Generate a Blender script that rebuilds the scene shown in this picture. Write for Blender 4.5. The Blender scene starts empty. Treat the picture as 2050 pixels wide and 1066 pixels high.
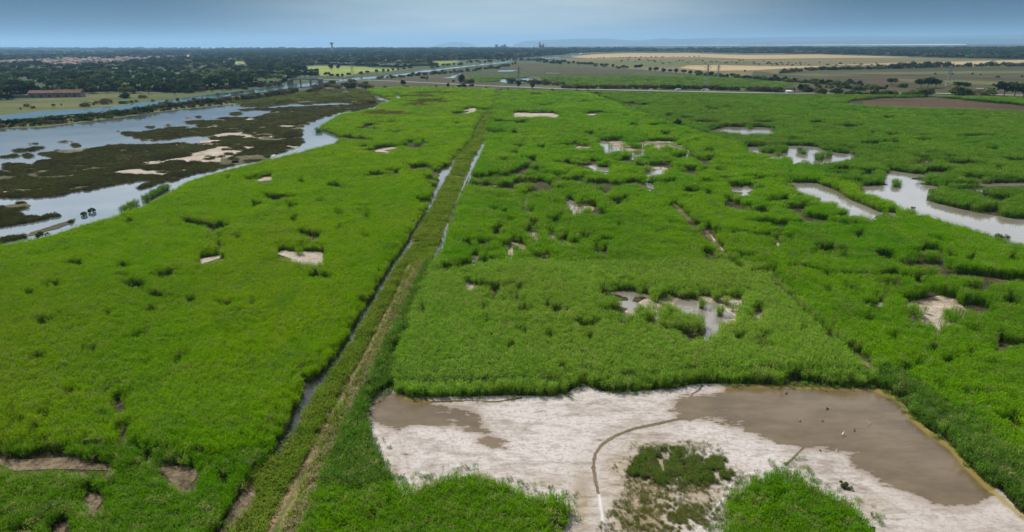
import bpy, math, random
import numpy as np
from mathutils import Vector, Matrix
random.seed(7); RNG = np.random.default_rng(11)
SC = bpy.context.scene
COL = SC.collection

# ------------------------------------------------------------------ camera
H = 45.0                      # drone height, metres
F = 1360.0                    # focal length in photo pixels (2050 wide)
CU, CV = 1025.0, 533.0
PITCH = math.atan((533.0 - 89.8) / F)
ROLL = math.atan(0.0061)
fwd = np.array([0.0, math.cos(PITCH), -math.sin(PITCH)])
r0 = np.array([1.0, 0.0, 0.0]); u0 = np.cross(r0, fwd)
# horizon runs from lower left to upper right in the picture
right = r0 * math.cos(ROLL) - u0 * math.sin(ROLL)
upv = np.cross(right, fwd)
cam_d = bpy.data.cameras.new("camera"); cam = bpy.data.objects.new("camera", cam_d); COL.objects.link(cam)
cam_d.sensor_fit = 'HORIZONTAL'; cam_d.sensor_width = 36.0; cam_d.lens = 36.0 * F / 2050.0
cam_d.clip_start = 0.5; cam_d.clip_end = 200000.0
M = Matrix(((right[0], upv[0], -fwd[0], 0), (right[1], upv[1], -fwd[1], 0), (right[2], upv[2], -fwd[2], H), (0, 0, 0, 1)))
cam.matrix_world = M
SC.camera = cam

# ------------------------------------------------------------------ sky, sun, exposure
SUN_EL, SUN_AZ = math.radians(50), math.radians(-38)      # azimuth from +Y, positive to the right
sd = Vector((math.sin(SUN_AZ) * math.cos(SUN_EL), math.cos(SUN_AZ) * math.cos(SUN_EL), math.sin(SUN_EL)))
sun_d = bpy.data.lights.new("sun", 'SUN'); sun = bpy.data.objects.new("sun", sun_d); COL.objects.link(sun)
sun_d.energy = 5.0; sun_d.angle = math.radians(0.53); sun_d.color = (1.0, 0.95, 0.87)
sun.rotation_euler = (-sd).to_track_quat('-Z', 'Y').to_euler(); sun.location = (0, 0, 300)

world = bpy.data.worlds.new("World"); SC.world = world; world.use_nodes = True
def build_world():
    nt = world.node_tree; N = nt.nodes; L = nt.links
    bg = N['Background']; bg.inputs[1].default_value = 0.078
    sky = N.new('ShaderNodeTexSky'); sky.sky_type = 'NISHITA'; sky.sun_disc = False
    sky.sun_elevation = SUN_EL; sky.sun_rotation = SUN_AZ % (2 * math.pi); sky.altitude = 50
    sky.air_density = 1.0; sky.dust_density = 0.6; sky.ozone_density = 2.0
    tc = N.new('ShaderNodeTexCoord')
    sep = N.new('ShaderNodeSeparateXYZ'); L.new(tc.outputs['Generated'], sep.inputs[0])
    # clouds laid on a flat layer: direction divided by its height above the horizon
    mx = N.new('ShaderNodeMath'); mx.operation = 'MAXIMUM'; mx.inputs[1].default_value = 0.0
    L.new(sep.outputs['Z'], mx.inputs[0])
    add = N.new('ShaderNodeMath'); add.operation = 'ADD'; add.inputs[1].default_value = 0.035
    L.new(mx.outputs[0], add.inputs[0])
    dv = N.new('ShaderNodeVectorMath'); dv.operation = 'DIVIDE'
    cmb = N.new('ShaderNodeCombineXYZ')
    for i in range(3): L.new(add.outputs[0], cmb.inputs[i])
    L.new(tc.outputs['Generated'], dv.inputs[0]); L.new(cmb.outputs[0], dv.inputs[1])
    mp = N.new('ShaderNodeMapping'); mp.inputs['Scale'].default_value = (0.10, 0.35, 0.0)
    mp.inputs['Location'].default_value = (3.1, 1.7, 0.0)
    L.new(dv.outputs[0], mp.inputs[0])
    nz = N.new('ShaderNodeTexNoise'); nz.inputs['Scale'].default_value = 1.0; nz.inputs['Detail'].default_value = 7
    nz.inputs['Roughness'].default_value = 0.55
    L.new(mp.outputs[0], nz.inputs['Vector'])
    rp = N.new('ShaderNodeValToRGB'); rp.color_ramp.elements[0].position = 0.30; rp.color_ramp.elements[1].position = 0.72
    rp.color_ramp.elements[0].color = (0.55, 0.55, 0.55, 1); rp.color_ramp.elements[1].color = (1, 1, 1, 1)
    L.new(nz.outputs['Fac'], rp.inputs[0])
    # higher up (outside the frame) the cloud deck is whiter
    el = N.new('ShaderNodeMapRange'); el.inputs[1].default_value = 0.0; el.inputs[2].default_value = 0.12
    el.inputs[3].default_value = 0.95; el.inputs[4].default_value = 1.0
    L.new(sep.outputs['Z'], el.inputs[0])
    ml = N.new('ShaderNodeMath'); ml.operation = 'MULTIPLY'; L.new(rp.outputs[0], ml.inputs[0]); L.new(el.outputs[0], ml.inputs[1])
    mix = N.new('ShaderNodeMix'); mix.data_type = 'RGBA'
    hi = N.new('ShaderNodeMapRange'); hi.inputs[1].default_value = 0.0; hi.inputs[2].default_value = 0.5
    L.new(sep.outputs['Z'], hi.inputs[0])
    cl = N.new('ShaderNodeValToRGB'); e = cl.color_ramp.elements
    e[0].position = 0.0; e[0].color = (5.2, 6.7, 8.0, 1); e[1].position = 1.0; e[1].color = (7.0, 7.4, 8.0, 1)
    for ps, cc in ((0.12, (5.9, 6.7, 7.3)), (0.24, (9.0, 9.6, 10.6)), (0.38, (15.0, 15.4, 16.2)), (0.74, (15.0, 15.4, 16.0)), (0.9, (8.0, 8.4, 9.0))):
        k = e.new(ps); k.color = (*cc, 1)
    L.new(hi.outputs[0], cl.inputs[0])
    L.new(ml.outputs[0], mix.inputs['Factor']); L.new(sky.outputs[0], mix.inputs['A']); L.new(cl.outputs[0], mix.inputs['B'])
    # lens falloff painted into the low sky, darker and bluer towards left and right
    ax = N.new('ShaderNodeMath'); ax.operation = 'ABSOLUTE'; L.new(sep.outputs['X'], ax.inputs[0])
    bk = N.new('ShaderNodeMapRange'); bk.interpolation_type = 'SMOOTHSTEP'
    bk.inputs[1].default_value = 0.06; bk.inputs[2].default_value = 0.47; bk.inputs[3].default_value = 0.0; bk.inputs[4].default_value = 0.95
    L.new(ax.outputs[0], bk.inputs[0])
    low = N.new('ShaderNodeMapRange'); low.interpolation_type = 'SMOOTHSTEP'
    low.inputs[1].default_value = 0.07; low.inputs[2].default_value = 0.16; low.inputs[3].default_value = 1.0; low.inputs[4].default_value = 0.0
    L.new(sep.outputs['Z'], low.inputs[0])
    mm = N.new('ShaderNodeMath'); mm.operation = 'MULTIPLY'; L.new(bk.outputs[0], mm.inputs[0]); L.new(low.outputs[0], mm.inputs[1])
    # thin streaks of darker and lighter cloud
    mp2 = N.new('ShaderNodeMapping'); mp2.inputs['Scale'].default_value = (2.4, 0.0, 26.0); mp2.inputs['Location'].default_value = (7.7, 0.4, 0); L.new(tc.outputs['Generated'], mp2.inputs[0])
    nz2 = N.new('ShaderNodeTexNoise'); nz2.inputs['Scale'].default_value = 1.3; nz2.inputs['Detail'].default_value = 8; nz2.inputs['Roughness'].default_value = 0.62; L.new(mp2.outputs[0], nz2.inputs['Vector'])
    sr = N.new('ShaderNodeValToRGB'); sr.color_ramp.elements[0].position = 0.36; sr.color_ramp.elements[1].position = 0.66
    sr.color_ramp.elements[0].color = (0.74, 0.83, 0.89, 1); sr.color_ramp.elements[1].color = (1.10, 1.07, 1.04, 1); L.new(nz2.outputs['Fac'], sr.inputs[0])
    mixs = N.new('ShaderNodeMix'); mixs.data_type = 'RGBA'; mixs.blend_type = 'MULTIPLY'; mixs.inputs['Factor'].default_value = 1.0
    L.new(mix.outputs['Result'], mixs.inputs['A']); L.new(sr.outputs[0], mixs.inputs['B']); mix = mixs
    mix2 = N.new('ShaderNodeMix'); mix2.data_type = 'RGBA'
    dk = N.new('ShaderNodeRGB'); dk.outputs[0].default_value = (0.10, 0.70, 1.4, 1)
    L.new(mm.outputs[0], mix2.inputs['Factor']); L.new(mix.outputs['Result'], mix2.inputs['A']); L.new(dk.outputs[0], mix2.inputs['B'])
    # the half of the sky away from the sun is duller
    yb = N.new('ShaderNodeMapRange'); yb.inputs[1].default_value = -0.5; yb.inputs[2].default_value = 0.45; yb.inputs[3].default_value = 0.34; yb.inputs[4].default_value = 1.0
    L.new(sep.outputs['Y'], yb.inputs[0]); yc = N.new('ShaderNodeCombineXYZ')
    for i in range(3): L.new(yb.outputs[0], yc.inputs[i])
    mix3 = N.new('ShaderNodeMix'); mix3.data_type = 'RGBA'; mix3.blend_type = 'MULTIPLY'; mix3.inputs['Factor'].default_value = 1.0
    L.new(mix2.outputs['Result'], mix3.inputs['A']); L.new(yc.outputs[0], mix3.inputs['B'])
    L.new(mix3.outputs['Result'], bg.inputs[0])
build_world()
SC.view_settings.view_transform = 'Standard'; SC.view_settings.look = 'None'
SC.view_settings.exposure = 0.22; SC.view_settings.gamma = 1.0; SC.view_settings.use_curve_mapping = False
SC.cycles.max_bounces = 6; SC.cycles.transparent_max_bounces = 4; SC.cycles.volume_bounces = 0

# ------------------------------------------------------------------ projection helpers
def px2world(u, v, z=0.0):
    u = np.asarray(u, float); v = np.asarray(v, float)
    a = (u - CU) / F; b = (CV - v) / F
    d = fwd[None, :] + a.reshape(-1, 1) * right[None, :] + b.reshape(-1, 1) * upv[None, :]
    t = (z - H) / np.minimum(d[:, 2], -1e-5)
    return np.stack([d[:, 0] * t, d[:, 1] * t, np.full(len(t), z)], 1)
def world2px(P):
    P = np.asarray(P, float) - np.array([0, 0, H])
    dz = np.maximum(P @ fwd, 1e-3)
    return CU + F * (P @ right) / dz, CV - F * (P @ upv) / dz, dz
def P1(u, v, z=0.0): return px2world([u], [v], z)[0]
def horizon_v(u): return 96.6 - 0.0061 * u - 0.55

# ------------------------------------------------------------------ noise (numpy)
def _hash(ix, iy, seed):
    h = (ix.astype(np.int64) * 374761393 + iy.astype(np.int64) * 668265263 + seed * 1442695041) & 0x7fffffff
    h = ((h ^ (h >> 13)) * 1274126177) & 0x7fffffff
    return ((h ^ (h >> 16)) & 0xffff) / 65535.0
def vnoise(x, y, seed=0):
    ix = np.floor(x); iy = np.floor(y); fx = x - ix; fy = y - iy
    fx = fx * fx * (3 - 2 * fx); fy = fy * fy * (3 - 2 * fy)
    a = _hash(ix, iy, seed); b = _hash(ix + 1, iy, seed); c = _hash(ix, iy + 1, seed); d = _hash(ix + 1, iy + 1, seed)
    return (a * (1 - fx) + b * fx) * (1 - fy) + (c * (1 - fx) + d * fx) * fy
def fbm(x, y, seed=0, octv=3):
    s = 0; a = 0.5; t = 0
    for k in range(octv):
        s = s + a * vnoise(x, y, seed + 17 * k); t += a; a *= 0.5; x = x * 2.03 + 5.2; y = y * 2.03 + 1.3
    return s / t

# ------------------------------------------------------------------ raster masks in photo pixels (unprojected to the ground)
U0, U1, V0, V1 = -420, 2470, 84, 1400
RW, RH = U1 - U0, V1 - V0
def new_mask(): return np.zeros((RH, RW), np.uint8)
def fill(mask, poly, val=1):
    p = np.array(poly, float); x = p[:, 0] - U0; y = p[:, 1] - V0
    x2 = np.roll(x, -1); y2 = np.roll(y, -1)
    for r in range(max(0, int(y.min())), min(RH - 1, int(y.max()) + 1) + 1):
        yc = r + 0.5
        k = ((y <= yc) & (y2 > yc)) | ((y2 <= yc) & (y > yc))
        if not k.any(): continue
        xs = np.sort(x[k] + (yc - y[k]) / (y2[k] - y[k]) * (x2[k] - x[k]))
        for i in range(0, len(xs) - 1, 2):
            a = max(0, int(math.ceil(xs[i] - 0.5))); b = min(RW, int(math.ceil(xs[i + 1] - 0.5)))
            if b > a: mask[r, a:b] = val
def fill_line(mask, pts, w, val=1):
    for (a, b) in zip(pts[:-1], pts[1:]):
        a = np.array(a[:2], float); b = np.array(b[:2], float); d = b - a; n = np.array([-d[1], d[0]]) / (np.hypot(*d) + 1e-9) * w / 2
        fill(mask, [a + n, b + n, b - n, a - n], val)
def fill_ell(mask, u, v, ru, rv, val=1, rot=0.0):
    t = np.linspace(0, 2 * math.pi, 22)[:-1]; c, s = math.cos(rot), math.sin(rot)
    k = 1 + 0.25 * np.sin(3 * t + u) + 0.15 * np.sin(5 * t + v)
    X = ru * np.cos(t) * k; Y = rv * np.sin(t) * k
    fill(mask, np.stack([u + X * c - Y * s, v + X * s + Y * c], 1), val)
def sample(mask, u, v):
    i = np.clip((v - V0).astype(int), 0, RH - 1); j = np.clip((u - U0).astype(int), 0, RW - 1)
    return mask[i, j]

def wobble(poly, amp=0.6, step=6.0, seed=1):
    """densify an outline and roughen it so that shores are not straight"""
    out = []; n = len(poly); rr = random.Random(seed)
    for i in range(n):
        a = np.array(poly[i][:2], float); b = np.array(poly[(i + 1) % n][:2], float)
        k = max(1, int(np.hypot(*(b - a)) / step))
        for j in range(k):
            p = a + (b - a) * j / k
            s = amp if j else amp * 0.3
            out.append((p[0] + rr.uniform(-2.2, 2.2) * s, p[1] + rr.uniform(-0.6, 0.6) * s))
    return out

# ------------------------------------------------------------------ object helpers
def tag(o, label=None, cat=None, group=None, kind=None):
    if label: o['label'] = label
    if cat: o['category'] = cat
    if group: o['group'] = group
    if kind: o['kind'] = kind
    return o
def mesh_np(name, V, faces, mat=None, fmat=None, mats=None, smooth=False):
    me = bpy.data.meshes.new(name)
    V = np.asarray(V, np.float32)
    if isinstance(faces, np.ndarray):
        nf, k = faces.shape
        me.vertices.add(len(V)); me.vertices.foreach_set('co', V.ravel())
        me.loops.add(nf * k); me.loops.foreach_set('vertex_index', faces.astype(np.int32).ravel())
        me.polygons.add(nf); me.polygons.foreach_set('loop_start', np.arange(0, nf * k, k, dtype=np.int32))
        me.update(calc_edges=True)
    else:
        me.from_pydata([tuple(map(float, v)) for v in V], [], [tuple(f) for f in faces])
    for m in (mats or ([mat] if mat else [])): me.materials.append(m)
    if fmat is not None: me.polygons.foreach_set('material_index', np.asarray(fmat, np.int32))
    if smooth: me.polygons.foreach_set('use_smooth', np.ones(len(me.polygons), bool))
    me.update()
    return me
def link(name, me, parent=None):
    o = bpy.data.objects.new(name, me); COL.objects.link(o)
    if parent: o.parent = parent
    return o
def empty(name, loc, rz=0.0):
    o = bpy.data.objects.new(name, None); COL.objects.link(o); o.location = loc; o.rotation_euler = (0, 0, rz)
    o.empty_display_size = 0.5
    return o
class MB:
    """collects boxes, prisms and tubes of one part, each with a material index"""
    def __init__(s): s.v = []; s.f = []; s.m = []
    def add(s, vs, fs, mi=0):
        k = len(s.v); s.v += [tuple(map(float, p)) for p in vs]; s.f += [tuple(i + k for i in f) for f in fs]; s.m += [mi] * len(fs)
    def box(s, c, d, mi=0, rz=0.0, taper=1.0):
        x, y, z = d[0] / 2, d[1] / 2, d[2] / 2; vs = []
        for sz, t in ((-1, 1.0), (1, taper)):
            for sx, sy in ((-1, -1), (1, -1), (1, 1), (-1, 1)):
                px, py = sx * x * t, sy * y * t
                vs.append((c[0] + px * math.cos(rz) - py * math.sin(rz), c[1] + px * math.sin(rz) + py * math.cos(rz), c[2] + sz * z))
        s.add(vs, [(3, 2, 1, 0), (4, 5, 6, 7), (0, 1, 5, 4), (1, 2, 6, 5), (2, 3, 7, 6), (3, 0, 4, 7)], mi)
    def tube(s, a, b, ra, rb=None, n=6, mi=0, cap=True):
        a = Vector(a); b = Vector(b); rb = ra if rb is None else rb
        d = (b - a).normalized(); t = Vector((0, 0, 1)) if abs(d.z) < 0.9 else Vector((1, 0, 0))
        p = d.cross(t).normalized(); q = d.cross(p); vs = []
        for c, r in ((a, ra), (b, rb)):
            for i in range(n):
                w = 2 * math.pi * i / n; vs.append(c + p * (r * math.cos(w)) + q * (r * math.sin(w)))
        fs = [(i, (i + 1) % n, n + (i + 1) % n, n + i) for i in range(n)]
        if cap: fs += [tuple(range(n - 1, -1, -1)), tuple(range(n, 2 * n))]
        s.add(vs, fs, mi)
    def gable(s, c, L, W, h, mi=0, over=0.4):
        x, y = L / 2 + over, W / 2 + over
        vs = [(-x, -y, 0), (x, -y, 0), (x, y, 0), (-x, y, 0), (-x, 0, h), (x, 0, h)]
        s.add([(c[0] + a, c[1] + b, c[2] + d) for a, b, d in vs], [(0, 1, 5, 4), (2, 3, 4, 5), (0, 4, 3), (1, 2, 5), (3, 2, 1, 0)], mi)
    def mesh(s, name, mats):
        return mesh_np(name, s.v, s.f, mats=mats, fmat=s.m)
    def build(s, name, mats, parent=None):
        return link(name, s.mesh(name, mats if isinstance(mats, (list, tuple)) else [mats]), parent)

# ------------------------------------------------------------------ materials (all procedural)
def ramp(N, stops):
    r = N.new('ShaderNodeValToRGB'); e = r.color_ramp.elements
    while len(e) < len(stops): e.new(0.5)
    for i, (p, c) in enumerate(stops): e[i].position = p; e[i].color = (*c, 1)
    return r
def wnoise(N, L, scale, detail=5, rough=0.6, stretch=(1, 1, 1)):
    g = N.new('ShaderNodeNewGeometry'); mp = N.new('ShaderNodeMapping'); mp.inputs['Scale'].default_value = stretch
    L.new(g.outputs['Position'], mp.inputs[0])
    n = N.new('ShaderNodeTexNoise'); n.inputs['Scale'].default_value = scale; n.inputs['Detail'].default_value = detail
    n.inputs['Roughness'].default_value = rough; L.new(mp.outputs[0], n.inputs['Vector'])
    return n
def mixc(N, L, fac, a, b, mode='MIX'):
    m = N.new('ShaderNodeMix'); m.data_type = 'RGBA'; m.blend_type = mode
    for s, k in ((fac, 'Factor'), (a, 'A'), (b, 'B')):
        if hasattr(s, 'is_linked') or hasattr(s, 'links'): L.new(s, m.inputs[k])
        elif k == 'Factor': m.inputs[k].default_value = s
        else: m.inputs[k].default_value = (*s, 1)
    return m.outputs['Result']
def newmat(name):
    m = bpy.data.materials.new(name); m.use_nodes = True
    return m, m.node_tree.nodes, m.node_tree.links, m.node_tree.nodes['Principled BSDF']
def mat_plain(name, col, rough=0.7, metal=0.0, var=0.12, scale=0.5):
    m, N, L, B = newmat(name)
    n = wnoise(N, L, scale, 4)
    r = ramp(N, [(0.3, tuple(c * (1 - var) for c in col)), (0.7, tuple(min(1, c * (1 + var)) for c in col))])
    L.new(n.outputs['Fac'], r.inputs[0]); L.new(r.outputs[0], B.inputs['Base Color'])
    B.inputs['Roughness'].default_value = rough; B.inputs['Metallic'].default_value = metal
    B.inputs['Specular IOR Level'].default_value = 0.3
    return m
def mat_soil(name, stops, s1=0.05, s2=0.9, mixf=0.5, rough=0.95, bump=0.0, stretch=(1, 1, 1)):
    m, N, L, B = newmat(name)
    a = wnoise(N, L, s1, 6, 0.6, stretch); b = wnoise(N, L, s2, 6, 0.7)
    mm = N.new('ShaderNodeMix'); mm.data_type = 'FLOAT'; mm.inputs[0].default_value = mixf
    L.new(a.outputs['Fac'], mm.inputs[2]); L.new(b.outputs['Fac'], mm.inputs[3])
    r = ramp(N, [(0.5 + (p_ - 0.5) * 0.5, c_) for p_, c_ in stops]); L.new(mm.outputs[0], r.inputs[0]); L.new(r.outputs[0], B.inputs['Base Color'])
    B.inputs['Roughness'].default_value = rough; B.inputs['Specular IOR Level'].default_value = 0.1
    if bump:
        bp = N.new('ShaderNodeBump'); bp.inputs['Strength'].default_value = bump; bp.inputs['Distance'].default_value = 0.1
        L.new(b.outputs['Fac'], bp.inputs['Height']); L.new(bp.outputs[0], B.inputs['Normal'])
    return m
def mat_leaf(name, c1, c2, c3=None, s1=0.03, transl=0.22, rnd=0.35, gloss=0.0, straw=0.0):
    """leafy stuff: broad patches by world noise, tuft-to-tuft change, light through the blade"""
    m, N, L, B = newmat(name)
    n = wnoise(N, L, s1, 4, 0.6, (1, 0.75, 0)); oi = N.new('ShaderNodeObjectInfo')
    st = [(0.36, c1), (0.64, c2)]
    r = ramp(N, st); L.new(n.outputs['Fac'], r.inputs[0])
    col = r.outputs[0]
    if c3:
        n2 = wnoise(N, L, s1 * 4.3, 3, 0.6, (1, 0.7, 0))
        r2 = ramp(N, [(0.5, (0, 0, 0)), (0.72, (1, 1, 1))]); L.new(n2.outputs['Fac'], r2.inputs[0])
        col = mixc(N, L, r2.outputs[0], col, c3)
    if straw:
        n3 = wnoise(N, L, 0.011, 4, 0.6, (1, 0.7, 0)); r3 = ramp(N, [(0.46, (0, 0, 0)), (0.66, (.55, .55, .55))]); L.new(n3.outputs['Fac'], r3.inputs[0])
        col = mixc(N, L, r3.outputs[0], col, (c1[0] * 1.25, c1[1] * .82, c1[2] + .012))
        n4 = wnoise(N, L, 0.35, 2, 0.5); sm = N.new('ShaderNodeMath'); sm.operation = 'MULTIPLY_ADD'; sm.inputs[1].default_value = 0.55; L.new(n4.outputs['Fac'], sm.inputs[0]); L.new(oi.outputs['Random'], sm.inputs[2])
        mr4 = N.new('ShaderNodeMapRange'); mr4.inputs[1].default_value = 1.27 - straw; mr4.inputs[2].default_value = 1.33 - straw; mr4.inputs[4].default_value = 0.6
        L.new(sm.outputs[0], mr4.inputs[0]); col = mixc(N, L, mr4.outputs[0], col, (0.24, 0.22, 0.09))
    mr = N.new('ShaderNodeMapRange'); mr.inputs[3].default_value = 1 - rnd; mr.inputs[4].default_value = 1 + rnd
    L.new(oi.outputs['Random'], mr.inputs[0])
    cm = N.new('ShaderNodeCombineXYZ')
    for i in range(3): L.new(mr.outputs[0], cm.inputs[i])
    col = mixc(N, L, 1.0, col, cm.outputs[0], 'MULTIPLY')
    L.new(col, B.inputs['Base Color']); B.inputs['Roughness'].default_value = 0.7
    B.inputs['Specular IOR Level'].default_value = gloss
    tr = N.new('ShaderNodeBsdfTranslucent')
    tcol = mixc(N, L, 1.0, col, (1.25, 1.15, 0.45), 'MULTIPLY'); L.new(tcol, tr.inputs[0])
    ms = N.new('ShaderNodeMixShader'); ms.inputs[0].default_value = transl
    L.new(B.outputs[0], ms.inputs[1]); L.new(tr.outputs[0], ms.inputs[2])
    L.new(ms.outputs[0], N['Material Output'].inputs[0])
    return m
def mat_water(name, deep, shallow, rough=0.05, bump=0.02, s=0.35, spec=0.9):
    m, N, L, B = newmat(name)
    n = wnoise(N, L, 0.04, 5, 0.6); r = ramp(N, [(0.35, deep), (0.65, shallow)])
    L.new(n.outputs['Fac'], r.inputs[0]); L.new(r.outputs[0], B.inputs['Base Color'])
    B.inputs['Roughness'].default_value = rough; B.inputs['IOR'].default_value = 1.4; B.inputs['Specular IOR Level'].default_value = spec
    w = wnoise(N, L, s, 4, 0.6, (0.6, 1.4, 1)); bp = N.new('ShaderNodeBump'); bp.inputs['Strength'].default_value = bump * 10
    bp.inputs['Distance'].default_value = 0.02
    L.new(w.outputs['Fac'], bp.inputs['Height']); L.new(bp.outputs[0], B.inputs['Normal'])
    return m

MAT = {}
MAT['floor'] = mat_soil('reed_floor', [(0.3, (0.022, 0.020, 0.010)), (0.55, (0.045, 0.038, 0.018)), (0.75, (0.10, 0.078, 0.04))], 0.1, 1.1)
MAT['silt'] = mat_soil('pale_silt', [(0.3, (0.2104, 0.1721, 0.1275)), (0.5, (0.3187, 0.2741, 0.2231)), (0.7, (0.3952, 0.3570, 0.3060))], 0.15, 1.2, bump=0.4)
MAT['litter'] = mat_soil('reed_litter', [(0.3, (0.0480, 0.0384, 0.0240)), (0.5, (0.1200, 0.0912, 0.0576)), (0.7, (0.2016, 0.1584, 0.1056))], 0.3, 2.0, bump=0.6)
MAT['bedmud'] = mat_soil('reed_bed_mud', [(0.3, (0.12, 0.095, 0.06)), (0.5, (0.24, 0.19, 0.14)), (0.7, (0.42, 0.36, 0.29))], 0.2, 1.5, bump=0.4)
MAT['marsh'] = mat_soil('marsh_mud', [(0.3, (0.045, 0.042, 0.026)), (0.55, (0.075, 0.072, 0.036)), (0.75, (0.19, 0.165, 0.115))], 0.05, 0.5)
MAT['meadow'] = mat_soil('meadow_grass', [(0.3, (0.030, 0.055, 0.010)), (0.5, (0.062, 0.080, 0.017)), (0.7, (0.115, 0.100, 0.036))], 0.02, 0.25, stretch=(0.4, 1, 1))
MAT['mmeadow'] = mat_soil('marsh_meadow', [(0.3, (0.05, 0.06, 0.02)), (0.5, (0.085, 0.10, 0.03)), (0.7, (0.12, 0.105, 0.045))], 0.03, 0.25, stretch=(0.3, 1, 1))
MAT['bright'] = mat_soil('pale_green_crop', [(0.3, (0.1190, 0.1680, 0.0210)), (0.5, (0.1680, 0.2100, 0.0350)), (0.7, (0.2310, 0.2520, 0.0630))], 0.01, 0.1, stretch=(0.25, 1, 1))
MAT['tan'] = mat_soil('ripe_field', [(0.3, (0.2485, 0.1754, 0.0877)), (0.5, (0.3143, 0.2339, 0.1243)), (0.7, (0.3655, 0.2778, 0.1608))], 0.006, 0.06, stretch=(0.2, 1, 1))
MAT['pasture'] = mat_soil('dry_pasture', [(0.3, (0.0660, 0.0750, 0.0270)), (0.5, (0.1140, 0.1050, 0.0450)), (0.7, (0.1680, 0.1260, 0.0660))], 0.006, 0.05, stretch=(0.25, 1, 1))
MAT['olive'] = mat_soil('olive_fallow', [(0.3, (0.0264, 0.0360, 0.0120)), (0.5, (0.0480, 0.0504, 0.0192)), (0.7, (0.0768, 0.0600, 0.0312))], 0.012, 0.09, stretch=(0.15, 1, 1))
MAT['brownbed'] = mat_soil('cut_reed_bed', [(0.3, (0.0330, 0.0248, 0.0121)), (0.5, (0.0660, 0.0413, 0.0220)), (0.7, (0.0880, 0.0578, 0.0330))], 0.03, 0.35, stretch=(0.3, 1, 1))
MAT['darkbed'] = mat_soil('dark_reed_bed', [(0.3, (0.02, 0.02, 0.015)), (0.7, (0.05, 0.045, 0.035))], 0.03, 0.35)
MAT['track'] = mat_soil('dirt_track', [(0.3, (0.0992, 0.0744, 0.0372)), (0.5, (0.1984, 0.1426, 0.0806)), (0.7, (0.2790, 0.2108, 0.1302))], 0.2, 1.8, bump=0.5)
MAT['verge'] = mat_soil('track_verge', [(0.3, (0.06, 0.085, 0.02)), (0.55, (0.11, 0.12, 0.035)), (0.75, (0.21, 0.17, 0.08))], 0.2, 1.4)
MAT['road'] = mat_soil('worn_asphalt', [(0.3, (0.2160, 0.2016, 0.1800)), (0.7, (0.3024, 0.2880, 0.2664))], 0.05, 0.5)
MAT['country'] = mat_soil('far_country', [(0.3, (0.0240, 0.0400, 0.0144)), (0.5, (0.0480, 0.0680, 0.0240)), (0.7, (0.0880, 0.0960, 0.0400))], 0.002, 0.02)
MAT['hill'] = mat_soil('far_hill', [(0.3, (0.04, 0.06, 0.03)), (0.7, (0.09, 0.10, 0.05))], 0.0006, 0.004)
MAT['sea'] = mat_water('sea_water', (0.10, 0.16, 0.2), (0.14, 0.2, 0.24), 0.25, 0.0)
MAT['etang'] = mat_water('bright_lagoon_water', (0.35, 0.42, 0.45), (0.45, 0.5, 0.52), 0.3, 0.0)
MAT['river'] = mat_water('river_water', (0.04, 0.09, 0.10), (0.06, 0.12, 0.13), 0.08, 0.02, 0.3)
MAT['lagoon'] = mat_water('shallow_lagoon_water', (0.05, 0.075, 0.09), (0.13, 0.14, 0.135), 0.07, 0.03, 0.18)
MAT['pond'] = mat_water('turbid_pond_water', (0.145, 0.125, 0.095), (0.20, 0.185, 0.165), 0.04, 0.004, 0.6)
MAT['clear'] = mat_water('ditch_water', (0.016, 0.018, 0.018), (0.035, 0.034, 0.028), 0.03, 0.004, 0.6)
MAT['bark'] = mat_plain('tree_bark', (0.09, 0.07, 0.05), 0.9)
MAT['leafB'] = mat_leaf('dark_broadleaf', (0.018, 0.042, 0.012), (0.036, 0.070, 0.018), s1=0.02, rnd=0.45)
MAT['leafP'] = mat_leaf('dark_pine', (0.014, 0.032, 0.012), (0.028, 0.05, 0.016), s1=0.02, rnd=0.3, transl=0.15)
MAT['leafG'] = mat_leaf('olive_green_leaf', (0.06, 0.09, 0.025), (0.10, 0.13, 0.035), s1=0.02, rnd=0.4)
MAT['leafS'] = mat_leaf('tamarisk_leaf', (0.085, 0.085, 0.045), (0.13, 0.105, 0.07), s1=0.05, rnd=0.35)
MAT['white'] = mat_plain('white_paint', (0.75, 0.75, 0.72), 0.45)
MAT['glass'] = mat_plain('dark_glass', (0.03, 0.035, 0.04), 0.12)
MAT['tyre'] = mat_plain('black_rubber', (0.02, 0.02, 0.02), 0.8)
MAT['steel'] = mat_plain('grey_galvanised_steel', (0.32, 0.34, 0.35), 0.5, 0.4)
MAT['concrete'] = mat_plain('grey_concrete', (0.36, 0.35, 0.33), 0.9)
MAT['cream'] = mat_plain('cream_render', (0.55, 0.48, 0.38), 0.9)
MAT['pinkwall'] = mat_plain('dull_pink_render', (0.45, 0.33, 0.27), 0.9)
MAT['greywall'] = mat_plain('grey_stone_wall', (0.22, 0.21, 0.20), 0.95)
MAT['rooftile'] = mat_plain('red_clay_tiles', (0.30, 0.17, 0.13), 0.95, var=0.25, scale=0.15)
MAT['oldroof'] = mat_plain('old_dark_tiles', (0.13, 0.06, 0.045), 0.95, var=0.3, scale=0.3)
MAT['poly'] = mat_plain('greenhouse_film', (0.72, 0.75, 0.78), 0.35)
MAT['feather_w'] = mat_plain('white_feathers', (0.8, 0.76, 0.73), 0.8)
MAT['feather_d'] = mat_plain('dark_brown_feathers', (0.10, 0.075, 0.055), 0.8)
MAT['feather_g'] = mat_plain('grey_brown_feathers', (0.2, 0.16, 0.12), 0.8)
MAT['blue'] = mat_plain('pale_blue_paint', (0.35, 0.45, 0.55), 0.4)

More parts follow.
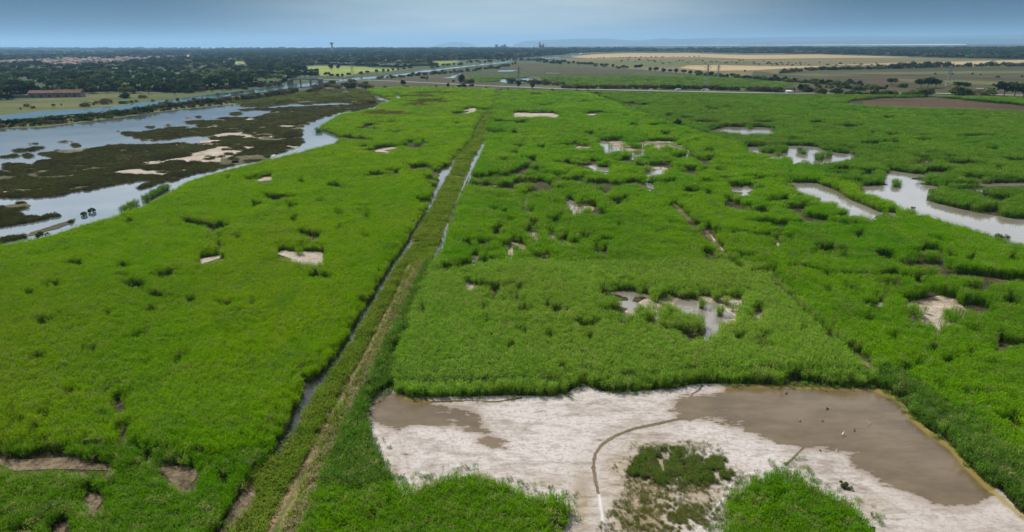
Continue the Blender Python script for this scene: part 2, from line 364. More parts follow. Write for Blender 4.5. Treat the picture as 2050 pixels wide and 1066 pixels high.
# ------------------------------------------------------------------ layout traced from the photograph (pixels -> ground)
MUD_OPEN = [(745,800),(785,774),(792,786),(818,797),(852,797),(928,796),(1020,792),(1107,795),(1137,789),(1165,769),(1183,778),(1214,786),(1275,785),(1336,779),(1407,769),(1520,770),(1638,773),(1754,777),(1800,799),(1824,832),(1855,859),(1904,893),(1940,936),(1971,966),(2005,985),(2035,1021),(2050,1034),(2300,1200),(2469,1330),(2469,1398),(1754,1398),(1754,1052),(1745,1034),(1711,1000),(1659,976),(1619,960),(1610,936),(1567,933),(1521,948),(1477,966),(1453,1003),(1456,1046),(1416,1066),(1416,1398),(1140,1398),(1130,1066),(1150,1040),(1145,1020),(1135,990),(1100,978),(1090,990),(1050,975),(1010,955),(960,937),(900,945),(820,965),(805,968),(795,955),(782,940),(770,905),(745,862),(738,830)]
MUD_SHEET = MUD_OPEN[:32] + [(720,1398),(700,1066),(725,1000),(738,930),(735,870),(734,830)]
WETS = [[(741,800),(781,778),(797,792),(818,804),(858,807),(905,812),(953,816),(962,832),(977,856),(989,871),(1011,887),(1002,897),(971,890),(977,875),(928,859),(913,850),(867,853),(830,850),(806,856),(801,865),(806,887),(815,911),(821,939),(820,962),(813,930),(794,868),(772,856),(745,850)],
        [(1459,774),(1437,789),(1336,801),(1358,826),(1355,838),(1382,844),(1404,835),(1422,844),(1483,859),(1543,884),(1598,896),(1622,902),(1671,907),(1708,908),(1699,930),(1714,945),(1760,963),(1790,975),(1824,988),(1880,1012),(1950,1015),(1998,990),(1985,955),(1965,925),(1905,870),(1840,815),(1812,792),(1760,764),(1640,760),(1560,760),(1470,765)]]
WETLINES = [([(1404,833),(1361,839),(1321,848),(1269,859),(1232,873),(1205,891),(1191,911),(1188,936),(1193,966),(1199,990)], 5.5),
            ([(818,803),(858,806),(953,802),(989,806),(1046,797)], 3), ([(1610,896),(1592,914),(1573,932)], 5), ([(1407,771),(1400,782),(1385,790),(1380,800)], 3)]
CRUSTLINES = [([(1199,990),(1205,1027),(1208,1070),(1210,1200)], 5), ([(1520,945),(1477,951),(1465,960),(1459,985),(1434,1015),(1394,1064)], 3)]
FAINTLINES = [[(806,950),(850,935),(930,925),(1010,922),(1100,925),(1190,928)],[(815,890),(838,905),(845,935),(850,950)],[(890,860),(905,890),(915,920),(930,935)],[(1240,880),(1330,870),(1430,880),(1500,900),(1560,905)],[(1280,905),(1330,880)],[(1500,915),(1560,905),(1600,900)],[(1640,925),(1690,960),(1740,985),(1780,1010)],[(1740,980),(1800,1020),(1850,1050)],[(1020,905),(1060,930),(1140,925)],[(1330,860),(1340,890)],[(1450,860),(1460,905)],[(1000,830),(1080,840),(1160,830)]]

PONDS = {  # visible open water inside the reed beds
 'pond': [
  [(1162,331.7),(1184,330.7),(1190,328),(1196,330),(1196,334),(1223,336.6),(1217,345),(1201,343),(1184,337.6),(1168,333.7)],
  [(1287,350),(1301,345),(1320,340.5),(1322,334.6),(1325,335.6),(1326,343),(1333,347),(1305,351)],
  [(1193.7,280),(1209,282),(1221,286),(1225,292.7),(1236,296.6),(1244,296.6),(1244,302),(1227,303),(1219,304),(1217,310),(1214,304),(1206,303),(1211,296.6),(1203,287)],
  [(1262,302),(1273,304),(1291,304),(1291,311),(1262,311)],
  [(1279,287),(1313,288),(1334,285.5),(1344,287),(1352,292),(1369,294),(1363,297),(1346,294),(1336,288),(1315,290)],
  [(1373,300),(1377,302),(1379,310),(1391,313),(1375,312.5)],
  [(1290,365),(1303,368),(1311,374),(1311,380),(1297,376.6)],
  [(1460,378),(1487,377),(1488,372),(1495.6,372),(1499.5,377),(1513,380),(1495,386),(1464,384)],
  [(1129,408),(1133,400),(1149,403),(1151,410),(1152,428),(1146,428),(1145,414),(1138,412)],[(1157,411),(1170,411),(1166,425),(1156,424)],
  [(1047,394),(1056,394),(1054,406),(1048,410)],[(944,512),(958,510),(959,519.5),(944,527)],
  [(1070,467),(1079,469),(1076,479.5),(1071,476)],[(1094,469),(1112,465),(1112,471),(1096,474.6)],[(1125,479.5),(1130,494),(1121,493)],
  [(1200,584),(1260,582),(1291,589),(1302,591),(1300,599),(1288,594),(1271,595),(1262,608),(1260,615.6),(1256,614),(1258,597),(1232,590)],
  [(1349,610),(1358,599),(1378,599),(1397,604.5),(1440,607),(1452,620),(1470,628),(1476,638),(1458,639),(1443,634),(1440,622),(1423,622),(1417,630),(1402,625),(1387,623),(1384,619),(1365,617)],
  [(1419,638),(1439,638),(1443,656),(1439,664),(1421,665),(1417,673),(1408,676),(1415,665),(1410,651)],
  [(1413,264),(1439,257),(1445,254),(1505,255),(1525,255),(1554,258),(1550,266),(1509,265),(1494,267),(1486,269),(1482,265),(1449,262)],
  [(1488,295),(1536,294),(1595,292),(1634,294),(1652,302),(1673,306),(1698,309),(1701,304),(1705,305),(1706,310),(1722,314),(1702,317),(1681,322),(1654,325.6),(1632,326.6),(1626,321.7),(1607,316),(1583,313),(1560,310),(1515,305),(1497,301)],
  [(1583,325.6),(1605,320.7),(1607,323),(1587,329.5)],[(1534,313),(1566,313),(1564,317),(1540,316)],
  [(1716,377),(1734,372),(1786,371),(1788,362),(1767,352.7),(1777,346),(1780,340),(1802,345),(1845,350),(1863,354),(1826,356.6),(1820,362),(1822,367),(1880,374),(1878,378),(1859,379),(1857,390),(1845,394),(1847,399.5),(1880,409),(1939,423),(1972,428.8),(2026,438),(2050,438.5),(2300,478),(2469,500),(2469,680),(2300,592),(2050,487),(2026,481.5),(1985,468),(1929,450),(1874,434.6),(1825,417),(1798,406),(1759,391.7),(1728,382)],
  [(1554,365.6),(1634,366.6),(1644,370.5),(1673,382),(1693,394),(1701,400),(1732,413),(1759,425),(1786,425),(1800,430),(1790,434),(1775,428),(1755,432.7),(1745,440.5),(1741,432.7),(1703,421),(1685,413),(1669,397.6),(1650,394),(1601,380),(1585,370.5)],
  [(1820,321),(1875,324),(1870,328),(1842,326)],[(1955,368),(2050,366),(2120,367),(2120,371),(1975,374),(1960,372)],
  [(787,189),(803,190.6),(804,198),(792,195.7)],[(748,190),(757,192),(772,197),(786,203),(780,204),(762,200),(752,195)],
 ],
 'silt': [
  [(1024,228.7),(1033,226),(1106,227),(1124,232),(1112,235),(1096,232.5),(1025,232.5)],[(1162,229),(1198,228),(1190,231),(1165,231)],
  [(916,222),(938,219),(938,216.6),(951,216.6),(955,222)],[(1023,488),(1027,488),(1027,513.7),(1016,513.7),(1001,508),(1012,505),(1022,511)],
  [(1081,510),(1100,509),(1097,515),(1086,514)],[(1399,593),(1419,594),(1449,597),(1445,607),(1425,606),(1400,604)],[(1449,597),(1484,599),(1488,606),(1476,612),(1458,612),(1445,607)],[(1441,608),(1447,611),(1465,624),(1477,631),(1475,636),(1455,624)],
  [(1488,639),(1513,636),(1526,628),(1521,639),(1495,643)],[(1300,609),(1324,607),(1322,632),(1313,634),(1312,615)],[(1328,645),(1347,645),(1337,651)],[(1519,685),(1526,690),(1522,692)],
  [(926,566),(943,569),(955,575),(945,578),(932,572)],[(551,507),(569,501),(590,504),(644,504),(647,516),(656,522),(620,525),(584,519)],[(632,547),(643,547),(638,551)],
  [(399,519),(444,510),(441,517),(402,529)],[(258,567),(271,567),(264,571)],[(312,544),(320,544),(314,547)],[(512,361.7),(530,354),(547,354),(545,361),(519,363.7)],
  [(749,301.5),(784,294.6),(799,296.6),(768,302),(792,306),(751,304)],[(788,265),(803,265),(803,267)],[(750,243),(762,243),(752,246)],
  [(1842,615),(1866,621),(1890,630),(1932,630),(1932,637),(1895,633),(1890,648),(1866,645),(1848,630)],[(1818,633),(1832,632),(1830,642)],[(1863,660),(1884,660),(1884,669)],[(1749,612),(1762,604),(1776,612),(1760,616)],[(1770,588),(1776,586),(1776,596)],[(1792,675),(1800,676),(1804,684)],[(1728,634),(1742,636),(1738,640)],
  [(1051,418),(1050,410),(1056,410),(1056,416)],[(955,370),(963,369),(960,372)],[(985,371),(1000,372),(990,375)],[(1213,410),(1216,412),(1212,413)],[(1343,405),(1350,408),(1349,413)],
  [(1421,470),(1428,475),(1434,484),(1428,482)],[(1436,488),(1444,496),(1452,504),(1446,502)],[(1533,535),(1544,538),(1530,541)],[(1556,470),(1564,472),(1560,480)],
 ],
 'litter': [
  [(225,806),(251,800),(249,808),(226,820)],[(241,844),(249,853),(251,878),(240,878)],
  [(-60,922),(0,919),(61,920),(159,914),(171,926),(226,931),(223,942),(107,939),(30,943),(0,932),(-60,935)],
  [(306,939),(352,933),(398,939),(391,960),(373,982),(349,972),(330,951)],[(171,985),(190,988),(211,994),(196,1015),(174,1034),(165,1015)],[(147,1038),(128,1066),(100,1120),(80,1120),(113,1052)],
  [(505,966),(517,985),(483,1030),(453,1066),(420,1120),(400,1120),(440,1066),(468,1009)],[(2,826),(30,820),(24,830)],[(430,953),(468,958),(440,962)],[(0,888),(14,896),(0,902)],
 ]}
POND_ISLES = [[(1517,304),(1544,297),(1575,300),(1575,306),(1533,308)],[(1630,318),(1650,312),(1654,318),(1632,321)],[(1656,310),(1663,310),(1663,317),(1657,317)],[(1602,306),(1612,306),(1612,310),(1603,310)],[(1788,366),(1801,368),(1800,375),(1788,376)],[(1397,611),(1410,612),(1410,620),(1399,620)],[(1450,605),(1458,606),(1457,620),(1447,620)],[(1462,614),(1480,611),(1478,625),(1464,626)],[(1425,596),(1442,600),(1440,606),(1426,606)],[(1436,624),(1446,626),(1445,636),(1434,635)],[(1839,358),(1842,358),(1842,365),(1838,365)]]
DITCH_L = [(919,305),(905,320),(899,332),(887,335),(876,345),(881,352),(880,363),(868,383),(858,410),(851,427),(832,457),(815,486),(808,496),(785,533),(772,553),(762,570),(752,587),(744,607),(717,644),(700,664),(697,680),(684,702),(655,744),(648,752),(600,768),(606,776),(608,790),(588,832),(572,860),(550,908),(567,905),(573,881),(586,862),(601,835),(622,798),(637,768),(648,757),(668,720),(696,687),(711,669),(719,648),(743,609),(756,591),(765,573),(775,553),(788,538),(795,522),(812,497),(824,484),(834,462),(842,450),(855,427),(868,406),(882,376),(902,342),(917,309)]
DITCH_R = [(967,281),(957,302),(944,322),(938,346),(928,369),(918,393),(908,420),(894,450),(884,474),(876,496),(864,519),(869,522),(880,500),(890,474),(894,467),(898,447),(912,413),(922,390),(937,356),(951,329),(963,302),(972,281)]
DITCH_S = [[(972,222),(960,244),(946,264),(950,265),(961,246),(974,225)],[(976,262),(973,271),(977,271),(980,262)],[(985,264),(994,264),(992,268),(986,268)]]
TRACK = [(822,530),(811,546),(803,570),(788,603),(764,648),(740,696),(710,750),(684,800),(671,819.5),(647,865),(631.5,896),(607,939),(579.5,985),(558,1027),(538,1070),(490,1170),(400,1398)]
TRACK2 = [(641,902),(619,936),(595,997),(576,1028),(562,1068),(520,1170),(445,1398)]
TRACKF = [(966,240),(955,262),(930,305),(900,365),(871,427),(858,457),(844,484),(827,513)]
DRY = [(845,528),(824,567),(794,624),(767,690),(737,744),(719,780),(705,822),(671,871),(653,920),(625,985),(610,1034),(590,1090),(520,1250)]

LAGOON = [(-420,300),(-200,276),(0,258),(86,255),(178,244),(264,232.5),(312,225),(396,216),(469,210),(484,206),(560,204),(640,204),(726,204.5),(745,206),(757,210),(757,216),(716,224),(682,229),(665,239),(640,254.5),(645,261),(669,270),(681,277),(676,283),(665,290),(635,296),(588,309),(540,320),(500,331),(447,343),(383,362),(357,375),(338,389),(303,406),(271,422),(236,434),(191,445),(153,457),(105,473),(48,485),(0,494),(-200,545),(-420,610)]
ISLES = [  # dark salt-marsh scrub
 [(246,267.5),(255,265),(288,264.6),(315,260.7),(337,258.8),(370,259.5),(400,256),(400,248),(417,243.7),(449,236),(483,236.5),(507,236),(527,233),(544,227),(552,218),(560,216),(600,215),(640,213),(700,211),(720,208),(745,206),(757,212),(716,222),(682,226),(640,236),(605,254),(601,268),(599,278),(607,284),(600,293),(580,301),(560,307),(540,311),(539,318),(517,322),(473,331),(449,335),(424,343),(400,347),(380,351),(351,362),(317,367),(293,376),(280,379),(280,374),(302,365),(317,361),(303,362),(283,363),(249,368),(215,373),(200,376.5),(173,382.7),(144,384.6),(124,391.5),(98,394.4),(58,397),(0,397),(-200,405),(-420,410),(-420,360),(-100,350),(0,345),(13,342),(14,337),(10,329),(32,329),(68,332),(74,333),(75,324),(105,321),(112,315),(90,312),(76,307),(84,304.4),(112,302.4),(122,300.5),(161,299.5),(166,297.6),(200,297),(215,289),(219,291),(276,291),(327,290),(356,288),(400,290),(427,284),(420,276),(400,272),(366,275),(350,277),(322,282),(288,282),(276,277),(268,272),(256,271.5)],
 [(484,209),(510,207),(551,206),(600,203),(640,202),(690,203),(745,204),(726,206.5),(690,207),(640,207),(600,209),(556,211),(551,213),(485,214.5)],
 [(-420,420),(0,412.7),(19.5,410),(53,407),(62,411.7),(55,417.6),(29,426),(22,430),(33,428),(48,431),(42,435),(81,436),(107,430),(120,433),(88,441),(49,448),(0,455.6),(-420,490)],
 [(-420,570),(0,483),(18,477),(37,472),(49,474),(49,478),(18,484),(0,489),(-420,590)],[(55,472),(60,466),(85,458.5),(107,451),(137,442),(138,449),(115,458.5),(93,463),(78,469),(58,473)],[(139,441),(151,437),(151,443),(140,447)],
 [(482,219),(502,218),(500,222),(484,222)],[(505,218),(530,217),(552,219),(540,221),(508,221)],[(466,227),(480,226),(478,231),(467,231)],[(30,301),(46,300),(46,305),(31,305)],[(50,300),(80,295),(82,299),(54,304)],[(0,315),(24,312),(34,309),(36,314),(10,318)],[(50,310),(62,309),(61,316),(54,317)],[(124,283),(136,283),(136,287),(126,287)],[(138,283),(146,283),(145,286)],[(147,289),(157,291),(155,296),(148,295)],[(337,256),(368,256),(378,258),(340,259)],[(376,244),(400,242),(415,244),(405,248),(378,249)],[(56,286),(64,287),(63,291),(58,291)],[(66,287),(74,287),(73,290),(67,290)],[(297,254),(303,254),(303,258),(297,258)],[(332,250),(340,251),(340,254),(333,254)],[(370,234),(383,234),(383,237),(372,238)],[(395,234),(402,234),(401,238)],[(611,207.6),(614,207.6),(614,210),(611,210)],[(616,207.6),(620,207.6),(620,210),(616,210)],[(232,262),(239,261),(240,265),(233,265)],
]
POCKETS = [  # pale mud and shallow water inside the salt marsh
 [(112,363),(144,361),(176,356),(200,351),(224,345),(249,341),(273,339),(288,338),(294,343),(311,342),(321,345),(356,345),(366,340),(400,340),(400,342),(380,342),(354,348),(325,354),(303,352),(288,352),(243,351),(223,346),(217,351),(200,353),(176,358)],
 [(275,328),(302,323),(321,324),(337,320),(356,317),(371,315),(385,308),(400,304),(419,299),(441,294),(461,294),(468,301),(488,305),(472,310),(462,317),(441,314),(442,323),(419,328),(400,328),(388,324),(371,328),(361,323),(341,324),(320,328),(278,329)],
 [(428,271),(451,266.5),(470,266.5),(496,262),(489,268),(505,271),(522,269.5),(505,274),(530,277),(480,279),(488,274),(460,273),(440,276)],
 [(400,282.5),(410,281.7),(443,280.5),(424,286),(400,286)],[(395,291),(420,288),(497,287.5),(497,289),(420,290.5),(400,293)],[(542,256),(560,252),(580,251.5),(600,253),(581,257),(572,258),(560,254)],[(568,224),(593,223),(596,226),(585,226)],[(607,220),(631,220.6),(625,222)],[(666,224),(675,224),(675,226.5)],[(568,290.5),(590,294),(600,293),(588,298),(576,296)],[(481,297),(490,293),(513,295),(501,301.5),(490,299)],[(539,312),(550,308),(552,312),(546,315)],[(418,258),(443,254),(432,253),(400,257),(401,259)],[(464,241),(470,240.5),(468,244)],[(477,242),(494,239),(508,236),(506,240),(494,241.5)],[(536,273),(545,271),(544,275)],[(0,384),(29,383),(27,387.6),(0,389)],[(236,306),(253,301),(253,303),(240,307)],[(280,293),(286,290),(284,295)],
]
STRIP_H = [(236,433),(262,417),(284,405),(310,390),(336,376),(338,381),(318,393),(300,402),(272,418),(250,430)]
MMEADOW = [(440,206),(470,200),(520,195),(600,185),(640,181),(700,179),(735,181),(745,188),(760,195),(775,202),(757,206),(745,204),(690,202),(600,202),(551,205),(484,208)]
RIVER = [(-420,292),(-200,262),(0,232),(89,222),(178,218.5),(249,211),(274,207),(355,198),(431,188),(457,185.5),(520,178.5),(561,171),(608,168),(640,164),(700,157),(728,155),(760,153),(796,149.5),(818,146.5),(845,142),(877,139),(895,136.5),(930,132.5),(966,128.5),(997,125.5),(1010,124),(1041,117),(1101,114.2),(1156,110.8),(1164,110.6),(1152,113),(1114,117),(1089,119),(1041,120.5),(1012,126.5),(966,131),(930,135),(895,139),(877,142),(845,146),(818,150),(796,153),(760,157),(728,159),(700,161),(640,171),(627,173),(608,174.5),(561,179),(538,184),(520,185.6),(457,193),(421,198),(380,204.6),(317,210),(279,216),(203,226),(142,229),(89,235),(0,243),(-200,275),(-420,312)]
ROAD = [(560,156.8),(586,158.2),(647,159.8),(750,161),(813,163.7),(851,165.6),(934,170),(1010,173.5),(1133,178.4),(1260,181),(1301,182),(1415,184),(1510,186.2),(1593,187),(1664,186.5),(1780,187),(1866,186.8),(1907,188),(2050,191),(2300,196)]

FIELDS = [  # name-less sheets of farmland: material, outline
 ('country', [(-400,200),(-400,330),(0,244),(560,181),(640,170),(740,190),(1000,182),(1560,190),(2050,205),(2460,215),(2460,100),(2050,100),(1500,92.5),(1025,95),(600,97),(0,100.5),(-400,103)]),
 ('meadow', [(-420,230),(-200,213),(0,203),(60,200),(150,193),(180,189),(260,186),(350,189),(460,184),(520,179),(457,187),(431,190),(355,200),(274,209),(249,213),(178,220),(89,224),(0,234),(-200,264),(-420,294)]),
 ('mmeadow', [(-420,300),(-200,272),(0,241),(89,233),(142,228),(203,225),(279,215),(317,209),(380,204),(421,197.5),(457,192.5),(520,185),(600,178),(640,176),(600,187),(520,197),(484,206),(469,210),(396,216),(312,225),(264,232.5),(178,244),(86,255),(0,258),(-200,280),(-420,310)]),
 ('bright', [(590,134.5),(627,133),(658,132.6),(728,134.5),(760,137.5),(800,138),(785,143),(757,143),(716,147),(703,152),(640,152),(638,145),(589,143)]),
 ('bright', [(829,128),(855,124.4),(914,122.5),(920,124),(890,128.5),(874,132.5),(868,129)]),
 ('bright', [(410,129.5),(440,123.7),(495,123.7),(495,127),(447,128),(433,133),(418,132)]),('bright', [(205,142),(216,137),(252,136),(249,139),(209,144)]),
 ('pasture', [(285,148.4),(340,147.9),(338,150.6),(290,151)]), ('pasture', [(415,148.6),(500,148),(500,151.6),(415,152)]), ('meadow', [(380,150),(402,149.6),(400,152),(382,152.4)]),
 ('olive', [(640,160),(740,162),(820,165),(930,170),(1010,174),(1130,179),(1130,181.5),(1000,180),(900,178),(800,177),(740,182),(700,180),(640,183),(600,184),(560,187),(640,172)]),
 ('olive', [(735,158.5),(845,148),(930,138),(1000,131),(1040,124.5),(1040,142),(938,145),(934,151),(945,163),(1000,166),(1000,172),(934,168),(851,164),(750,159.5)]),
 ('olive', [(1020,127),(1041,124.5),(1120,131),(1203,137),(1260,141),(1260,148),(1089,149),(1071,152),(1044,142),(1020,139)]),
 ('pasture', [(1100,118),(1180,117),(1250,114.4),(1400,114.6),(1500,118),(1620,117),(1780,115),(2050,121),(2460,126),(2460,140),(2050,134),(1890,134),(1780,138),(1640,140),(1560,147),(1500,156),(1400,150),(1300,142),(1200,131)]),
 ('tan', [(1142,115),(1160,112),(1190,109),(1260,106.8),(1380,107),(1440,109),(1500,110.5),(1640,109.5),(1780,113.6),(1830,115),(1780,115.5),(1620,117),(1500,118.5),(1400,114.6),(1250,114.8),(1180,117)]),
 ('tan', [(1360,136),(1377,131.5),(1440,130.5),(1561,133.5),(1640,132.5),(1640,134.5),(1561,138),(1510,141),(1415,142)]),
 ('tan', [(1640,131),(1770,127),(1886,124.4),(2050,120.5),(2460,118),(2460,126),(2050,126),(1886,131.5),(1770,129.5)]),
 ('olive', [(1510,142),(1560,148),(1640,141),(1780,139),(1890,135),(2050,133),(2460,140),(2460,215),(2050,195),(1907,187),(1664,185),(1560,184),(1500,181),(1500,160)]),
 ('mmeadow', [(1560,149),(1700,146),(1900,143),(2050,142),(2460,148),(2460,152),(2050,147),(1800,149),(1640,153)]),
 ('brownbed', [(1640,153),(1800,151.5),(1900,153.5),(1850,157),(1700,158)]),
 ('mmeadow', [(1780,158),(1950,162),(2050,165),(2460,172),(2460,178),(2050,171),(1900,168),(1780,163)]),
 ('darkbed', [(1640,147.3),(1800,150),(2050,159.5),(2460,168),(2460,170),(2050,161),(1800,151.5),(1640,148.4)]),
 ('mmeadow', [(1180,126),(1260,121),(1400,122.5),(1510,124.5),(1510,129),(1380,129.5),(1300,132),(1220,130)]),
 ('brownbed', [(1700,162),(1800,163),(1860,168),(1760,170)]),
 ('brownbed', [(1690,205),(1728,201),(1768,198),(1876,197),(1956,205),(2050,213),(2460,235),(2460,250),(2050,225),(1943,223),(1835,221),(1747,217),(1700,214)]),
 ('darkbed', [(1680,210),(1692,204.5),(1728,203.5),(1728,214),(1700,214)]),
]
FARGREEN = [[(945,163),(934,151),(938,145),(1010,144.5),(1044,142),(1076,154),(1050,157),(1000,160),(1000,164),(970,166)],
            [(1076,155),(1086,148.6),(1260,146.5),(1313,151),(1402,154),(1510,160),(1590,170),(1560,178),(1400,176.5),(1250,175),(1140,172),(1115,166)]]
FARWATER = [[(912,146),(927,147),(921,151),(914,152),(910,157),(901,157),(883,157),(901,155),(907,151)],[(992,142),(1000,141.4),(1038,141),(1025,143.6),(1000,144)],[(1000,160),(1053,157.5),(1081,160.7),(1071,164),(1048,166),(1023,167.6),(1009,166),(1000,164)],[(1250,154),(1278,154.6),(1276,156),(1250,155.6)],[(1220,164),(1234,164.4),(1230,166)]]
FARSAND = [[(1103,164),(1112,164),(1123,169),(1105,168)],[(383,206),(430,198),(424,202),(395,207)]]
TOWN = [(-300,135),(0,126),(70,121),(120,119),(150,118),(200,118),(260,117),(330,114),(400,112.5),(440,112),(440,114.5),(400,117),(350,119.5),(300,124),(250,128.5),(200,131),(120,135),(60,131),(0,131),(-300,140)]
WOOD = [(-420,214),(0,199),(30,194),(60,189),(100,185),(180,185),(260,182),(350,186),(440,180),(500,176),(560,170),(590,160),(600,151),(640,152),(640,144),(590,142),(590,134),(640,130.5),(728,133),(800,136.5),(868,130),(829,127),(855,123),(920,121),(1000,119),(1040,116),(1150,109),(1250,104.5),(1350,103.8),(1500,107),(1640,108),(1780,112.5),(1900,116),(2050,118.5),(2460,124),(2460,100),(2050,95.5),(1900,93.2),(1700,91.8),(1500,92.3),(1300,92.2),(1150,93.3),(1025,93.6),(800,94.6),(600,96),(400,98),(200,99),(0,100.2),(-420,103)]
WOODHOLES = [[(205,142),(216,136.5),(252,135.5),(249,140),(209,144.5)],[(410,129.5),(440,123),(495,123),(495,127.5),(447,129),(433,133)],[(-100,112),(0,110.5),(260,109.5),(260,113.6),(0,115),(-100,116)],[(60,105.5),(245,104.5),(245,108.5),(120,109.5),(60,107.5)],[(280,102.4),(440,101.2),(440,104),(280,105)],[(415,149),(500,148),(500,151.5),(415,152)],[(380,163),(428,162.5),(428,168),(384,168)],[(470,128),(495,128),(495,139),(470,139)],[(1250,99),(1340,99.5),(1420,101.5),(1500,101),(1500,103),(1340,103)],[(1870,96),(1950,97.5),(2050,99),(2050,101),(1950,99.5)],[(1120,108),(1180,105.5),(1250,104),(1250,105.5),(1150,109)],[(1640,96),(1700,96.6),(1700,97.8),(1650,97.2)],[(1730,105.6),(1760,105.8),(1755,107)],[(285,148.5),(340,148),(338,150),(290,150.5)]]

# ------------------------------------------------------------------ vegetation zones and gaps
CORR_L = [(990,183),(974,225),(961,246),(951,264),(935,285),(919,306),(917,309),(902,342),(882,376),(868,406),(855,427),(842,450),(824,486),(812,497),(788,538),(775,553),(756,591),(743,609),(719,648),(696,687),(668,720),(648,756),(637,768),(622,798),(601,835),(586,862),(573,881),(560,908),(500,960),(455,1040),(440,1090),(300,1398)]
CORR_R = [(1008,183),(990,222),(978,262),(969,281),(957,302),(944,322),(938,346),(928,369),(918,393),(908,420),(894,450),(884,474),(876,496),(862,524),(850,540),(826,590),(800,645),(772,705),(745,765),(722,800),(700,850),(668,925),(640,985),(610,1066),(500,1398)]
DIKE = [(1130,186),(1185,190),(1240,210),(1300,235),(1360,255),(1420,275),(1480,295),(1560,320),(1640,350),(1720,386),(1830,428),(1930,462),(2050,506),(2469,660)]
Z_LEFT = [(742,187),(740,181),(800,178),(900,178.5),(992,182)] + CORR_L + [(-420,1398)] + [(-420,610),(-200,545),(0,494),(48,485),(105,473),(153,457),(191,445),(236,434),(271,422),(303,406),(338,389),(357,375),(383,362),(447,343),(500,331),(540,320),(588,309),(635,296),(665,290),(676,283),(681,277),(669,270),(645,261),(640,254.5),(665,239),(682,229),(716,224),(757,216),(784,204),(772,196)]
Z_CENTRE = [(1008,185)] + DIKE + [(2469,1398)] + CORR_R[::-1]
Z_RIGHT = DIKE + [(2469,240),(2050,228),(1943,224),(1835,222),(1747,218),(1685,212),(1700,204),(1768,197),(1876,196),(2050,212),(2469,234),(2469,205),(2050,200),(1907,196),(1664,194),(1593,194.5),(1510,192.5),(1415,190.5),(1301,189),(1200,187)]
Z_PLOT = [(866,530),(900,538),(1100,535),(1490,538),(1532,545),(1600,610),(1700,700),(1757,745),(1750,800),(800,800),(785,770),(800,720),(818,660),(838,600)]
Z_BANK = [(850,540),(864,524),(868,532),(840,600),(818,660),(800,720),(786,770),(795,830),(820,990),(700,1066),(610,1066),(640,985),(668,925),(700,850),(722,800),(745,765),(772,705),(800,645),(826,590)]
Z_WALLR = [(1754,775),(1757,745),(1800,758),(1860,800),(1930,860),(2050,955),(2250,1100),(2469,1260),(2469,1398),(2300,1300),(2000,1030),(1900,950),(1800,860)]
Z_FRONT = [(610,1066),(640,985),(700,1000),(820,970),(900,950),(960,945),(1060,980),(1150,1000),(1170,1066),(1160,1398),(500,1398)]
Z_FRONTL = [(-420,905),(0,905),(240,905),(420,930),(545,905),(560,908),(500,960),(455,1040),(440,1090),(300,1398),(-420,1398)]
Z_ISLE = [(1456,1046),(1453,1003),(1477,966),(1521,950),(1567,935),(1612,938),(1622,960),(1662,976),(1714,1000),(1750,1034),(1775,1100),(1800,1398),(1416,1398),(1416,1066)]
Z_GRASS = [(1263,930),(1294,911),(1336,902),(1382,917),(1440,920),(1459,942),(1453,963),(1422,972),(1382,972),(1346,966),(1294,963),(1269,948)]

zone = new_mask(); openm = new_mask(); gapt = new_mask()
fill(zone, Z_LEFT, 1); fill(zone, Z_CENTRE, 3); fill(zone, Z_RIGHT, 4); fill(zone, Z_PLOT, 2)
fill(zone, CORR_L + CORR_R[::-1], 5); fill(zone, Z_BANK, 6); fill(zone, Z_WALLR, 6); fill(zone, Z_FRONT, 7); fill(zone, Z_FRONTL, 7)
fill(zone, Z_ISLE, 7)
for p in FARGREEN: fill(zone, p, 10)
for i_, p in enumerate(ISLES): fill(zone, wobble(p, 1.1, 5, i_), 8)
for i_, p in enumerate(POCKETS): fill(zone, wobble(p, 0.9, 5, i_), 0)
for (u, v, ru, rv) in [(337,347,15,2.2),(302,341,8,1.5),(351,325,10,2),(380,329,9,1.8),(427,319,11,2.5),(440,307,2,1.5),(452,302,6,2),(461,302,5,2),(446,313,5,1.5),(458,310,5,1.5),(416,313,5,2)]:
    fill_ell(zone, u, v, ru, rv, 8)
for p in [[(640,255),(640,236),(682,229),(660,240)]]: fill(zone, p, 0)
fill(zone, MMEADOW, 11)
fill(zone, STRIP_H, 6); fill(zone, [(627,266),(638,262),(642,262),(642,266)], 6)

for (u, v, ru, rv) in [(860,206,42,4),(835,213,26,3.5),(785,232,42,4),(760,229,30,3),(835,196,55,2.5),(880,189,60,2),(1230,232,12,1.5),(770,250,30,2)]:
    fill_ell(zone, u, v, ru, rv, 9)
fill(openm, MUD_OPEN, 1)
lagm = new_mask(); fill(lagm, LAGOON, 1)
for p in ISLES + [STRIP_H, MMEADOW, [(627,266),(638,262),(642,262),(642,266)]]: fill(lagm, p, 0)

